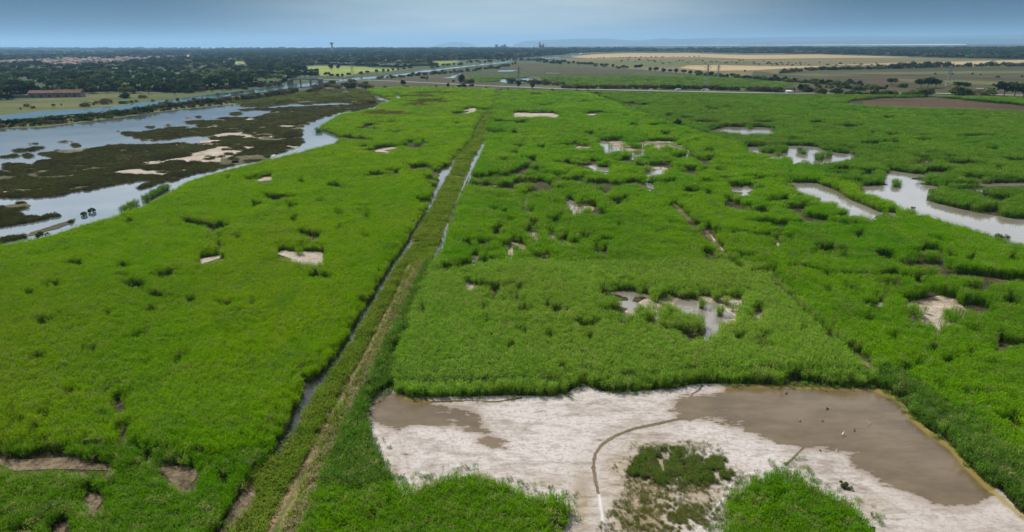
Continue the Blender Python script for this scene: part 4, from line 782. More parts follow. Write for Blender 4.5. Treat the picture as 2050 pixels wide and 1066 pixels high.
for p in POCKETS: sheet('mud', p, 0.16, MAT['silt'], 0.4, 5)
sheet('river', RIVER, 0.62, MAT['river'], 0.3, 8)
for p in FARWATER: sheet('pond_water', p, 0.66, MAT['lagoon'], 0.2, 5)
for p in FARSAND: sheet('sand', p, 0.66, MAT['silt'], 0.2, 4)
def gsheet(name, poly, z, mat, seed=3):
    """ground seen in an opening, run on a little way under the reeds that stand in front of it"""
    w = np.array(wobble(poly, 0.35, 5, seed)); A = px2world(w[:, 0], w[:, 1], z); B = A.copy(); n = len(w)
    B[:, :2] *= 1 - min(2.0 / H, 0.05); B[:, 2] = z - 0.012
    me = mesh_np(name, np.concatenate([A, B]), [tuple(range(n))[::-1], tuple(range(n, 2 * n))[::-1]], mat); o = link(name, me)
    if me.polygons[0].normal.z < 0: me.flip_normals()
    tag(o, kind='structure'); return o
def ribbon(name, pts, wid, z, mat, seed=1, wv=0.25):
    P = px2world([a[0] for a in pts], [a[1] for a in pts], z)
    Q = []
    for a, b in zip(P[:-1], P[1:]):
        k = max(1, int(np.hypot(*(b - a)[:2]) / 1.2)); Q += [a + (b - a) * i / k for i in range(k)]
    Q.append(P[-1]); Q = np.array(Q); rr = np.random.default_rng(seed)
    T = np.gradient(Q[:, :2], axis=0); T /= np.hypot(T[:, 0], T[:, 1])[:, None] + 1e-9
    Nn = np.stack([-T[:, 1], T[:, 0], np.zeros(len(T))], 1)
    w1 = wid / 2 * (1 + wv * rr.normal(size=len(Q)))[:, None]; w2 = wid / 2 * (1 + wv * rr.normal(size=len(Q)))[:, None]
    V = np.concatenate([Q + Nn * w1, Q - Nn * w2]); n = len(Q); i = np.arange(n - 1)
    o = link(name, mesh_np(name, V, np.stack([i, n + i, n + i + 1, i + 1], 1), mat))
    if o.data.polygons[0].normal.z < 0: o.data.flip_normals()
    tag(o, kind='structure'); return o
def blob(u, v, ru, rv, k=40):
    return [(u + ru * math.cos(t) * (1 + .15 * math.sin(3 * t)), v + rv * math.sin(t) * (1 + .1 * math.sin(4 * t))) for t in np.linspace(0, 2 * math.pi, k)[:-1]]
for i, b in enumerate([(1400,624,150,46),(1870,634,80,40),(1060,490,85,30),(1110,412,75,20),(1270,298,130,16),(1300,345,60,10),(940,572,30,10)]):
    sheet('mud', blob(*b), 0.015 + .002 * i, MAT['bedmud'], 0)
for l_ in ([(1346,404),(1368,427),(1390,446),(1419,470),(1436,488),(1470,521)], [(1538,546),(1580,586),(1640,642),(1700,690),(1756,740)]):
    ribbon('ditch', l_, 1.6, 0.035, MAT['litter'], 8, .3)
for p in PONDS['pond']: gsheet('pond_water', p, 0.05, MAT['pond'])
for p in PONDS['silt']: gsheet('sand', p, 0.06, MAT['silt'])
for p in PONDS['litter']: gsheet('litter', p, 0.06, MAT['litter'])
for p in [DITCH_L, DITCH_R] + DITCH_S:
    gsheet('ditch_water', p, 0.05, MAT['clear'])

CORR = CORR_L + CORR_R[::-1]
sheet('verge', CORR, 0.04, MAT['verge'], 0)
ribbon('dirt_track', TRACK, 0.6, 0.06, MAT['track'], 1, 0.3)
ribbon('dirt_track', TRACK2, 0.5, 0.06, MAT['track'], 2, 0.3)
DLX = [(820,486),(801,512),(782,541),(764,571),(747,601),(716,651),(697,685),(667,727),(647,757),(620,790),(601,834),(580,866),(560,905)]
ribbon('ditch_water', DLX, 1.7, 0.056, MAT['clear'], 5, .15)
ribbon('dirt_track', TRACKF, 1.1, 0.08, MAT['verge'], 3, 0.5)
sheet('verge', [(620,890),(650,880),(640,910),(610,960),(560,1070),(440,1398),(400,1398),(535,1070),(600,950)], 0.05, MAT['verge'], 0.6)
ribbon('road', ROAD, 9.0, 0.7, MAT['road'], 4, 0.03)

# ------------------------------------------------------------------ the mud flat: one fine grid carrying where it is wet, crusted, brown
def mud_flat():
    wet = np.zeros((RH, RW), np.float32); crust = new_mask(); faint = new_mask()
    wm = new_mask()
    for i, p in enumerate(WETS): fill(wm, wobble(p, 1.0, 6, 5 + i), 1)
    for l, w in WETLINES: fill_line(wm, l, w, 1)
    for l, w in CRUSTLINES: fill_line(crust, l, w, 1)
    for l in FAINTLINES: fill_line(faint, l, 1.6, 1)
    u = np.arange(560, 2470, 2.5); v = np.concatenate([np.arange(764, 1000, 1.6), np.arange(1000, 1400, 2.5)])
    A, B = np.meshgrid(u, v); W_ = wm.astype(np.float32)
    def blur(a, k):
        for _ in range(k):
            a = (a + np.roll(a, 1, 0) + np.roll(a, -1, 0) + np.roll(a, 1, 1) + np.roll(a, -1, 1)) / 5
        return a
    def box(a, rx, ry):
        for _ in range(3):
            c = np.cumsum(np.pad(a, ((0, 0), (rx + 1, rx)), mode='edge'), 1); a = (c[:, 2 * rx + 1:] - c[:, :-2 * rx - 1]) / (2 * rx + 1)
            c = np.cumsum(np.pad(a, ((ry + 1, ry), (0, 0)), mode='edge'), 0); a = (c[2 * ry + 1:] - c[:-2 * ry - 1]) / (2 * ry + 1)
        return a
    Wl = new_mask()
    for l, w in WETLINES: fill_line(Wl, l, w, 1)
    Wb = np.maximum(sample(blur(W_, 2), A.ravel(), B.ravel()) * 0.10 + sample(box(W_, 16, 7), A.ravel(), B.ravel()) * 0.90, 1.15 * sample(blur(Wl.astype(np.float32), 1), A.ravel(), B.ravel()))
    Cb = sample(blur(crust.astype(np.float32), 2), A.ravel(), B.ravel()); Fb = sample(blur(faint.astype(np.float32), 1), A.ravel(), B.ravel())
    P = px2world(A.ravel(), B.ravel(), 0.09)
    def g(a, b, ra, rb): return np.exp(-(((A.ravel() - a) / ra) ** 2 + ((B.ravel() - b) / rb) ** 2))
    tan = np.maximum.reduce([g(1290, 1010, 75, 120), g(1310, 935, 50, 30) * .8, g(1410, 946, 48, 26) * .8, g(1165, 1000, 26, 70) * .8, g(1240, 935, 40, 40) * .7, g(1400, 985, 60, 60) * .8, g(1470, 955, 50, 20) * .5, g(1740, 1010, 60, 35) * .5, g(1350, 895, 90, 14) * .5, g(790, 945, 12, 22) * .7, g(1100, 965, 50, 14) * .6])
    algae = np.zeros(len(P))
    am = new_mask(); fill_line(am, [(1754,780),(1800,802),(1824,836),(1855,863),(1904,897),(1940,940),(1971,970),(2035,1025),(2100,1075),(2300,1215)], 10); fill_line(am, [(797,789),(822,800),(860,803)], 5); fill_line(am, [(1437,776),(1520,774),(1640,778),(1754,781)], 4)
    algae = sample(blur(am.astype(np.float32), 4), A.ravel(), B.ravel())
    grey = np.maximum(g(1900, 1000, 90, 30), g(1960, 1060, 160, 60) * .6)
    keep = new_mask(); fill(keep, MUD_SHEET, 1)
    kk = sample(keep, A.ravel(), B.ravel()) > 0
    W2 = A.shape[1]; i, j = np.meshgrid(np.arange(A.shape[0] - 1), np.arange(W2 - 1), indexing='ij')
    qq = np.stack([(i + 1) * W2 + j, (i + 1) * W2 + j + 1, i * W2 + j + 1, i * W2 + j], -1).reshape(-1, 4)
    qq = qq[kk[qq].any(1)]
    us, inv = np.unique(qq, return_inverse=True)
    m, N, L, Bs = newmat('mud_flat_surface')
    def at(n):
        a = N.new('ShaderNodeAttribute'); a.attribute_name = n; return a.outputs['Fac']
    n1 = wnoise(N, L, 0.8, 8, 0.72, (0.6, 1.3, 1)); n2 = wnoise(N, L, 0.14, 7, 0.65, (0.7, 1.6, 1)); n3 = wnoise(N, L, 2.2, 6, 0.75)
    dry = ramp(N, [(0.37, (0.22, 0.185, 0.16)), (0.45, (0.33, 0.295, 0.27)), (0.53, (0.455, 0.425, 0.41)), (0.62, (0.53, 0.505, 0.495))])
    mm = N.new('ShaderNodeMix'); mm.inputs[0].default_value = 0.55; L.new(n1.outputs['Fac'], mm.inputs[2]); L.new(n2.outputs['Fac'], mm.inputs[3])
    L.new(mm.outputs[0], dry.inputs[0])
    spk = ramp(N, [(0.545, (0, 0, 0)), (0.62, (1, 1, 1))]); L.new(n3.outputs['Fac'], spk.inputs[0])
    def scale(o, k):
        q = N.new('ShaderNodeMath'); q.operation = 'MULTIPLY'; L.new(o, q.inputs[0]); q.inputs[1].default_value = k; return q.outputs[0]
    c = mixc(N, L, scale(spk.outputs[0], 0.6), dry.outputs[0], (0.20, 0.165, 0.14))
    tn = ramp(N, [(0.38, (0.12, 0.10, 0.05)), (0.5, (0.22, 0.17, 0.10)), (0.62, (0.33, 0.27, 0.19))]); L.new(n1.outputs['Fac'], tn.inputs[0])
    def cracks(sc_, w, k):
        g = N.new('ShaderNodeNewGeometry'); vo = N.new('ShaderNodeTexVoronoi'); vo.feature = 'DISTANCE_TO_EDGE'; vo.inputs['Scale'].default_value = sc_
        ds = N.new('ShaderNodeVectorMath'); ds.operation = 'MULTIPLY_ADD'; ds.inputs[1].default_value = (1.2, 1.2, 0); L.new(n1.outputs['Color'], ds.inputs[0]); L.new(g.outputs['Position'], ds.inputs[2])
        L.new(ds.outputs[0], vo.inputs['Vector']); r = N.new('ShaderNodeMapRange'); r.inputs[1].default_value = 0.0; r.inputs[2].default_value = w; r.inputs[3].default_value = k; r.inputs[4].default_value = 0.0
        L.new(vo.outputs['Distance'], r.inputs[0]); return r.outputs[0]
    c = mixc(N, L, cracks(0.22, 0.03, 0.26), c, (0.20, 0.165, 0.14)); c = mixc(N, L, cracks(0.85, 0.07, 0.25), c, (0.21, 0.175, 0.15))
    c = mixc(N, L, at('tan'), c, tn.outputs[0])
    c = mixc(N, L, scale(at('faint'), 0.5), c, (0.2, 0.165, 0.14))
    c = mixc(N, L, scale(at('grey'), 0.55), c, (0.25, 0.20, 0.165))
    # the waterline follows the noise, so that it frays into the crust
    su = N.new('ShaderNodeMath'); su.operation = 'ADD'; L.new(at('wet'), su.inputs[0])
    no = N.new('ShaderNodeMath'); no.operation = 'MULTIPLY_ADD'; L.new(mm.outputs[0], no.inputs[0]); no.inputs[1].default_value = 4.2; no.inputs[2].default_value = -2.1
    L.new(no.outputs[0], su.inputs[1])
    wr = N.new('ShaderNodeMapRange'); wr.interpolation_type = 'SMOOTHSTEP'; wr.inputs[1].default_value = 0.42; wr.inputs[2].default_value = 0.62
    L.new(su.outputs[0], wr.inputs[0])
    wc = ramp(N, [(0.40, (0.095, 0.066, 0.032)), (0.5, (0.118, 0.083, 0.042)), (0.60, (0.145, 0.105, 0.060))]); L.new(n2.outputs['Fac'], wc.inputs[0])
    dm = N.new('ShaderNodeMapRange'); dm.interpolation_type = 'SMOOTHSTEP'; dm.inputs[1].default_value = 0.12; dm.inputs[2].default_value = 0.5; dm.inputs[4].default_value = 0.75
    L.new(su.outputs[0], dm.inputs[0]); c = mixc(N, L, dm.outputs[0], c, (0.23, 0.185, 0.15))
    c = mixc(N, L, wr.outputs[0], c, wc.outputs[0])
    c = mixc(N, L, scale(at('algae'), 0.75), c, (0.24, 0.19, 0.05))
    c = mixc(N, L, at('crust'), c, (0.52, 0.50, 0.49))
    L.new(c, Bs.inputs['Base Color'])
    rg = N.new('ShaderNodeMapRange'); rg.inputs[3].default_value = 0.95; rg.inputs[4].default_value = 0.13; L.new(wr.outputs[0], rg.inputs[0]); L.new(rg.outputs[0], Bs.inputs['Roughness'])
    sp = N.new('ShaderNodeMapRange'); sp.inputs[3].default_value = 0.15; sp.inputs[4].default_value = 0.6; L.new(wr.outputs[0], sp.inputs[0]); L.new(sp.outputs[0], Bs.inputs['Specular IOR Level'])
    bp = N.new('ShaderNodeBump'); bp.inputs['Distance'].default_value = 0.06; L.new(n3.outputs['Fac'], bp.inputs['Height'])
    bs = N.new('ShaderNodeMapRange'); bs.inputs[3].default_value = 0.6; bs.inputs[4].default_value = 0.0; L.new(wr.outputs[0], bs.inputs[0]); L.new(bs.outputs[0], bp.inputs['Strength'])
    L.new(bp.outputs[0], Bs.inputs['Normal'])
    me = mesh_np('mud_flat', P[us], inv.reshape(-1, 4), m)
    for nme, arr in (('wet', Wb), ('tan', tan), ('crust', Cb), ('faint', Fb), ('algae', algae), ('grey', grey)):
        a = me.attributes.new(nme, 'FLOAT', 'POINT'); a.data.foreach_set('value', arr[us].astype(np.float32))
    tag(link('mud_flat', me), kind='structure')
mud_flat()

# low sparse plants on the flat: the green patch, the tan rim, dry straw beside the track
def sparse(name, n, gens, hz, mat, label, cat, meshes=GRASS, w=(.5, 1.0), hdiv=0.8, thr=.46):
    U = []; Vv = []
    for (a, b, ra, rb, wgt) in gens:
        k = int(n * wgt); t = RNG.uniform(0, 6.283, k); r = RNG.random(k) ** .62 * (1 + .12 * np.sin(5 * t))
        U.append(a + ra * r * np.cos(t)); Vv.append(b + rb * r * np.sin(t))
    U = np.concatenate(U); Vv = np.concatenate(Vv); P = px2world(U, Vv, 0.09)
    nz = fbm(P[:, 0] / 0.8 + 3.3, P[:, 1] / 0.8, 77, 3); k = nz > thr; P = P[k]; m = len(P)
    wv = RNG.uniform(*w, m); sc = np.stack([wv, wv, RNG.uniform(.6, 1.3, m) * hz / hdiv], 1)
    coll = proto_collection('tufts_' + name + '_' + str(n), meshes, mat)
    tag(scatter_object(name, P, sc, RNG.uniform(0, 6.283, m), coll, len(meshes), mat=mat), label, cat, kind='stuff')
MAT['patch'] = mat_leaf('olive_patch_grass', (0.085, 0.145, 0.02), (0.125, 0.18, 0.035), (0.12, 0.115, 0.05), s1=.15, rnd=.3)
sparse('grass', 5600, [(1320,930,58,33,.25),(1300,942,40,24,.2),(1412,945,52,29,.38),(1350,935,78,42,.17)], .38, MAT['patch'], 'low olive-green grass patch on the dry mud in front of the curved channel', 'grass', w=(.12, .38), thr=.44)
sparse('weeds', 5200, [(1330,1005,100,80,.4),(1370,1040,48,32,.2),(1350,930,120,52,.15),(1460,1000,60,60,.1),(1270,1050,70,50,.15)], .16, mat_leaf('olive_weed', (0.09, 0.115, 0.02), (0.13, 0.14, 0.035), s1=.1), 'olive weeds thinly scattered over the tan soil by the reed islet', 'weeds', w=(.08, .26), thr=.42)
def fringe():
    pts = px2world([p[0] for p in MUD_OPEN], [p[1] for p in MUD_OPEN], .09); Q = []
    for (a, b), (pa, pb) in zip(zip(pts[:-1], pts[1:]), zip(MUD_OPEN[:-1], MUD_OPEN[1:])):
        if max(pa[1], pb[1]) > 1100: continue
        k = int(np.hypot(*(b - a)[:2]) * 5); t = RNG.random(k)[:, None]; Q.append(a + (b - a) * t)
    Q = np.concatenate(Q); n = len(Q); Q[:, :2] += np.abs(RNG.normal(0, .55, (n, 1))) * RNG.choice([-1, 1], (n, 2)); Q = Q[fbm(Q[:, 0] / 2.5, Q[:, 1] / 2.5, 61, 3) > .47]; n = len(Q)
    wv = RNG.uniform(.2, .55, n); sc = np.stack([wv, wv, RNG.uniform(.15, .55, n)], 1)
    tag(scatter_object('weeds', Q, sc, RNG.uniform(0, 6.283, n), proto_collection('fringe_tufts', GRASS, LEAF[6]), 4, mat=LEAF[6]), 'thin grass seedlings along the rim of the mud flat', 'weeds', kind='stuff')
fringe()
def straw():
    P = px2world([a[0] for a in DRY], [a[1] for a in DRY], 0.05); Q = []
    for a, b in zip(P[:-1], P[1:]):
        k = int(np.hypot(*(b - a)[:2]) * 5); t = RNG.random(k)[:, None]; Q.append(a + (b - a) * t)
    Q = np.concatenate(Q); n = len(Q); Q[:, 0] += RNG.normal(0, .55, n); Q[:, 1] += RNG.normal(0, .5, n)
    wv = RNG.uniform(.5, .9, n); sc = np.stack([wv, wv, RNG.uniform(.7, 1.3, n)], 1)
    mt = mat_leaf('dry_straw', (0.22, 0.20, 0.10), (0.32, 0.28, 0.16), s1=.2)
    tag(scatter_object('straw', Q, sc, RNG.uniform(0, 6.283, n), proto_collection('straw_tufts', GRASS, mt), 4, mat=mt), 'line of dry straw-coloured grass right of the dirt track', 'dry grass', kind='stuff')
straw()

# ------------------------------------------------------------------ trees and bushes
def crown_geo(seed, lobes, n, size, droop=0.2):
    """leaf sprays gathered on the outside of overlapping lobes (x, y, z, r), with gaps between"""
    r = random.Random(seed); V = []; Fc = []
    tot = sum(l[3] ** 2 for l in lobes)
    for (x, y, z, R) in lobes:
        for i in range(int(n * R * R / tot)):
            d = Vector((r.gauss(0, 1), r.gauss(0, 1), r.gauss(0.25, 1))).normalized()
            c = Vector((x, y, z)) + d * R * (0.55 + 0.55 * r.random() ** .6)
            nn = (d + Vector((r.uniform(-1, 1), r.uniform(-1, 1), r.uniform(-.4, 1))) * .8).normalized()
            t = nn.cross(Vector((r.uniform(-1, 1), r.uniform(-1, 1), r.uniform(-1, 1)))).normalized(); b = nn.cross(t)
            s = size * r.uniform(.6, 1.5); k = len(V)
            V += [tuple(c - t * s - b * s * .35), tuple(c + t * s * .2 - b * s * .75), tuple(c + t * s + b * s * .2), tuple(c - t * s * .1 + b * s * .7)]
            Fc.append((k, k + 1, k + 2, k + 3))
    return np.array(V), np.array(Fc)
def lobes_round(seed, R=0.42, zc=0.6, k=11):
    r = random.Random(seed); out = [(0, 0, zc, R * .75)]
    for i in range(k):
        a = r.uniform(0, 6.28); e = r.uniform(-.5, 1.2); q = R * r.uniform(.45, .75)
        out.append((q * math.cos(a) * math.cos(e), q * math.sin(a) * math.cos(e), zc + q * math.sin(e) * .85, R * r.uniform(.28, .5)))
    return out
def lobes_flat(seed):
    r = random.Random(seed); return [(0.45 * math.cos(a) * q, 0.45 * math.sin(a) * q, .72 + r.uniform(-.08, .1), r.uniform(.16, .26)) for a, q in [(r.uniform(0, 6.28), math.sqrt(r.random())) for _ in range(15)]]
def lobes_tall(seed):
    r = random.Random(seed); return [(r.uniform(-.07, .07), r.uniform(-.07, .07), .18 + .075 * i, .17 * math.sin(math.pi * (.2 + .072 * i)) + .03) for i in range(10)]
def lobes_bush(seed, wide=.75):
    r = random.Random(seed); return [(wide * q * math.cos(a), wide * q * math.sin(a), r.uniform(.3, .66) * (1.1 - q * .4), r.uniform(.22, .38)) for a, q in [(r.uniform(0, 6.28), math.sqrt(r.random()) * .8) for _ in range(10)]]
def trunk_geo(seed, top=.62, r=.035):
    m = MB(); rr = random.Random(seed); m.tube((0, 0, -.02), (0.01, 0, top * .55), r, r * .7); m.tube((.01, 0, top * .53), (.0, .01, top), r * .7, r * .3)
    for i in range(4):
        a = rr.uniform(0, 6.28); z = top * rr.uniform(.45, .7); m.tube((0, 0, z), (.2 * math.cos(a), .2 * math.sin(a), z + .17), r * .45, r * .15, 5)
    return m
def tree_protos(key, mat, lobef, n, size, top=.62, tr=.035, k=4, seed=0):
    out = []
    for i in range(k):
        V, Fc = crown_geo(seed + i, lobef(seed + 10 * i), n, size)
        cr = mesh_np(f'{key}_crown', V, Fc, mat)
        tm = trunk_geo(seed + i, top, tr); tk = tm.mesh(f'{key}_trunk', [MAT['bark']])
        VV = np.concatenate([V, np.array(tm.v)]); FF = [tuple(f) for f in Fc] + [tuple(a + len(V) for a in f) for f in tm.f]
        whole = mesh_np(f'{key}_whole', VV, FF, mats=[mat, MAT['bark']], fmat=[0] * len(Fc) + [1] * len(tm.f))
        out.append((cr, tk, whole))
    return out
TP = {'B': tree_protos('broadleaf', MAT['leafB'], lobes_round, 620, .055, seed=1),
      'O': tree_protos('olive_tree', MAT['leafG'], lobes_round, 560, .055, seed=101),
      'P': tree_protos('pine', MAT['leafP'], lobes_flat, 620, .06, .7, .03, seed=201),
      'T': tree_protos('cypress', MAT['leafP'], lobes_tall, 480, .045, .4, .025, seed=301),
      'G': tree_protos('bush', MAT['leafG'], lobes_bush, 480, .085, .4, .03, seed=401),
      'S': tree_protos('tamarisk', MAT['leafS'], lobes_bush, 460, .075, .4, .02, seed=501),
      'D': tree_protos('dark_bush', MAT['leafB'], lobes_bush, 480, .085, .4, .03, seed=601)}
ADJ = {'B': ('tree', 'rounded dark green broadleaf tree', 'tree'), 'O': ('tree', 'olive-green round tree', 'tree'), 'P': ('pine_tree', 'dark flat-topped pine', 'tree'),
       'T': ('tall_tree', 'tall narrow dark tree', 'tree'), 'G': ('bush', 'olive-green bush', 'bush'), 'S': ('bush', 'grey-brown tamarisk bush', 'bush'), 'D': ('bush', 'dark green bush', 'bush')}
PLANTS = []      # (kind, x, y, height, width factor, label, group)
def plant(u, vb, hpx, kind, label=None, group=None, wf=1.0, z=0.0):
    p = P1(u, vb, z); d = math.dist((0, 0, H), p)
    h = hpx / F * d / math.cos(math.atan2(H, math.hypot(p[0], p[1])))
    PLANTS.append((kind, p[0], p[1], h, wf, label, group))
def row(pts, spacing, hr, kinds, label, group, jit=2.0, vj=.7, wf=(0.9, 1.4)):
    for a, b in zip(pts[:-1], pts[1:]):
        k = max(1, int(abs(b[0] - a[0]) / spacing))
        for i in range(k):
            t = (i + random.random() * .8) / k; kd = random.choice(kinds)
            plant(a[0] + (b[0] - a[0]) * t + random.uniform(-jit, jit), a[1] + (b[1] - a[1]) * t + random.uniform(-vj, vj), random.uniform(*hr), kd,
                  ADJ[kd][1] + ' ' + label, group + (' (trees)' if ADJ[kd][2] == 'tree' else ' (bushes)'), random.uniform(*wf))
# --- plants one can single out
for a in [
 (807,174,13,'B','dark bushy tree standing alone below the road, near the pale pond inlet',1.1),(663.6,141.5,11.5,'B','larger of the two trees standing together in the bright green field',1.1),
 (677.5,140.5,9.5,'B','smaller of the two trees standing together in the bright green field',1),(924,167,17.5,'T','tall dark poplar-like tree beside the road, next to a wide dark bush',1.7),
 (937,167.5,10,'D','wide dark bush right of the tall dark roadside tree',1.6),(908,167,7,'O','small round tree left of the tall dark roadside tree',1),(855,163.5,10.5,'O','pale olive tree on the far side of the road, alone',.8),
 (846,158,6,'D','low dark bush in the marsh behind the lone pale olive tree',1.3),(897,175.5,9,'T','small upright dark tree below the road, left of the tall tree',1.6),(926,175,7,'D','dark bush below the road under the tall tree',1.6),
 (943,174,6,'D','small dark bush below the road just right of the tall tree',1.2),(1066,180,13,'O','yellow-green bushy tree in front of the white road near the pond',1),(1038,177,14,'B','dark tree in front of the pond beside the road',.9),
 (1355,253,15,'D','lone dark round bush beside the diagonal dike in the green reeds',1),(1245,212.5,6,'D','small dark bush at the bend of the diagonal dike',1.2),
 (1491,145.5,5,'B','lone small dark tree in the dry field above the hedge',1),(698.5,178,13,'D','dark round bush among grey bushes near the bridge',1.3),(738,178,11,'G','grey-green spreading bush by the pale path below the bridge',1.5),
 (1785,172,12,'P','dark flat-topped pine left of the bright green bush at right',1.3),(1804,176.5,10,'G','bright green bush between the dark pines at right',1.3),
 (1846,194,17,'G','big rounded grey-green bush at the edge of the brown reed bed',1.6),(1919,195,19,'G','tall grey-green bush in front of the dark pines at right',1.3),
 (1948,196,14,'S','reddish-brown bush right of the tall grey-green bush',1.6),(1979,194,14,'G','green bush between the reddish-brown bush and the big dark pines',1.3),
 (1550.5,161.5,11.5,'B','lone upright dark tree in the middle of the hedge at right',.8),(1720,173,10.5,'O','pale round tree behind the roadside bushes at right',1),(1702,168,9,'D','dark bush standing free in the fallow field at right',1.3),
 (30,196,18,'P','wide dark pine in front of the grey farm yard wall',1.3),(52,189,22,'B','tall bushy tree left of the cypress beside the farm',1.1),(68,189,17,'T','dark narrow cypress beside the long red-roofed farm building',1.3),
 (3,200,12,'D','dark bush at the left edge of the farm',1.6),(184,187.5,18,'O','big pale olive tree right of the farm building',1.1),(250,197,10,'D','dark bush alone in the riverside meadow',1.5),
 (287,197,7,'S','brown bush in the meadow right of the dark bush',1.5),(208,209,11,'S','grey bush on the river bank next to the white boat',1.6),(171,214.5,8,'S','reddish bush on the river bank below the white boat',1.6),
 (350,191,10,'O','small round tree on the meadow edge nearest the river',1),(378,187,9.5,'D','dark round bush beside the small round meadow tree',1.4),(396,183,7,'S','pale grey bush between the meadow and the wood',1.2),
 (56,214.5,6,'S','small brown bush in the meadow left of the boat',1.2),(245,208.5,6,'D','low green bush at the water edge of the river bank',1.8),
 (1720,179.5,9,'S','russet bush among the roadside bushes at right',1.5),(1601,186,15,'B','darker left tree of the pair by the roadside hut',1),(1612,184.5,14,'B','right tree of the dark pair behind the roadside hut',1.1),
 (1574,164.5,6.5,'D','dark bush right of the lone upright tree in the hedge',1.5),(1754,188,13,'O','yellow-green tree right of the roadside bushes',1.1),
 (320,335,8,'S','straw-coloured round bush on the dark scrub of the lagoon islet',1.3),(740,208,9,'S','rust-brown bush at the tip of the dark marsh',1.9),(643,234,6,'S','pale brown bush on the marsh bank by the channel',1.4),(629,236,5,'S','grey bush left of the pale brown bush on the marsh bank',1.6),
 (536,316,7,'S','russet bush at the edge of the dark marsh above the channel',1.6),(168,432,8,'D','bush on the left one of two tiny islets in the channel',.8),(185,426,9,'D','bush on the right one of two tiny islets in the channel',.8),
 (85,475,10,'G','grey-green shrub at the reed edge of the pale channel',1.2),(10,480,7,'G','small green shrub on the dark berm at the left edge',1),(472,326,6,'D','dark bush on the marsh shore above the channel',1.7),
 (2006,482,12,'G','shrub sticking out of the reeds beside the wide pond at right',1.2),(1828,419,5,'G','small shrub on the reed dike between the two long ponds',1),(1694,979,10,'G','lone small green tuft-like shrub on the dry mud, casting a shadow',1),
 (1683,966,4,'G','tiny shrub up-left of the lone shrub on the mud',1)]:
    plant(a[0], a[1], a[2], a[3], a[4], None, a[5])
for i, a in enumerate([(1857,178,18),(1843,177.5,15),(1873,177,14)]): plant(*a, 'P', ['tallest of three dark pines in the clump behind the road at right', 'left pine of the dark clump behind the road at right', 'right pine of the dark clump behind the road at right'][i], 'dark pines by the road at right', 1.25)
for i, a in enumerate([(1919,179.5,12),(1934,180,11)]): plant(*a, 'P', ['left one of two low dark pines beside the grey pylon', 'right one of two low dark pines beside the grey pylon'][i], 'dark pines by the road at right', 1.4)
for i, a in enumerate([(2009,197,25),(2030,198,24),(2047,198,23),(2068,199,23)]): plant(*a, 'P', ['first', 'second', 'third', 'fourth'][i] + ' from the left of the big dark pines at the right edge', 'big dark pines at the right edge', 1.2)
for i, a in enumerate([(1185,192,6.5),(1195,191,7),(1202,192.5,7),(1200,198.5,8),(1208,199.5,7),(1213,199.5,7)]):
    plant(*a, 'D', 'small dark bush in the cluster at the head of the diagonal dike', 'bushes at the head of the dike', 1.1)
for i, a in enumerate([(723,151.5,8),(736,149,6.5),(754,147.5,8),(768,146.5,7.5),(777,145.5,6.5),(787,144,6.5),(797,142,5.5),(810,141,5),(821,140,6.5)]):
    plant(*a, 'B', ['first', 'second', 'third', 'fourth', 'fifth', 'sixth', 'seventh', 'eighth', 'ninth'][i] + ' from the left of the round trees rowed below the bright field', 'row of round trees along the river', 1.15)
for i, a in enumerate([(600,156,11),(610,155.5,12.5),(622,156,12.5),(633,156,12),(655,155,9),(664,156.5,7.5),(676,156.5,8.5),(686,155.5,7),(698,155,8)]):
    plant(*a, 'B', ['first', 'second', 'third', 'fourth', 'fifth', 'sixth', 'seventh', 'eighth', 'ninth'][i] + ' from the left of the trees between the bridge and the bright field', 'trees behind the bridge', 1.1)
for i, a in enumerate([(1273,140,8.5),(1282,139.5,9),(1301,144.5,8.5),(1312,146,10),(1328.6,147,10),(1341,147.5,7.5),(1352.7,148,10),(1369,149.5,8.5),(1382,151,9.5),(1396,151.5,9)]):
    plant(*a, 'B', 'round dark tree in the long hedge between the marsh and the dry pasture', 'round trees of the long hedge', 1.15)
for a in [(671,177,9,'S'),(680,178.5,9.5,'S'),(658,175,9,'G'),(665,168.5,9,'G'),(639,180,12,'S'),(650,175,9,'S'),(703,168,10,'S'),(722,175,9,'S'),(690,172,8,'G'),(712,171,8,'G'),(730,169,7,'S'),(630,183,9,'S'),(620,186,8,'S')]:
    plant(*a, ADJ[a[3]][1] + ' in the thicket between the bridge and the marsh meadow', 'bushes by the bridge', 1.4)
# --- rows
row([(0,251),(75,246),(178,238),(279,227),(317,218),(421,207),(520,197),(600,185)], 8, (7,13), 'GSGSD', 'on the levee between river and lagoon', 'bushes on the levee')
row([(0,256),(86,251),(178,242),(264,231),(330,221),(396,213.5),(469,207)], 9, (4,8), 'SSDG', 'on the levee between river and lagoon', 'bushes on the levee', 3, 1.2)
row([(1045,121),(1100,127),(1200,134),(1260,140)], 7, (6,8), 'DGB', 'in the long hedge behind the far marsh', 'long hedge')
row([(1405,152.5),(1510,161),(1580,165),(1680,172)], 7, (7,10), 'DGB', 'in the long hedge behind the far marsh', 'long hedge')
row([(1130,179),(1200,178.3),(1300,178.5),(1400,178.8),(1440,180)], 5, (7,10), 'S', 'in the thick tamarisk strip along the road', 'tamarisk strip along the road', 1.2, .5)
row([(1440,180.5),(1480,181.5)], 5, (6,8), 'S', 'in the thick tamarisk strip along the road', 'tamarisk strip along the road', 1.2, .5)
row([(1495,182),(1560,184.5)], 6, (8,11), 'SGS', 'right of the gap in the tamarisk strip', 'tamarisk strip along the road', 1.5, .6)
row([(1560,185.5),(1680,189.5)], 11, (8,13), 'GSGD', 'along the road at right, before the reed bed', 'roadside bushes at right', 4, 1.6)
row([(1690,192.5),(1850,193)], 12, (9,12), 'GSGD', 'along the road at right, before the reed bed', 'roadside bushes at right', 4, 1)
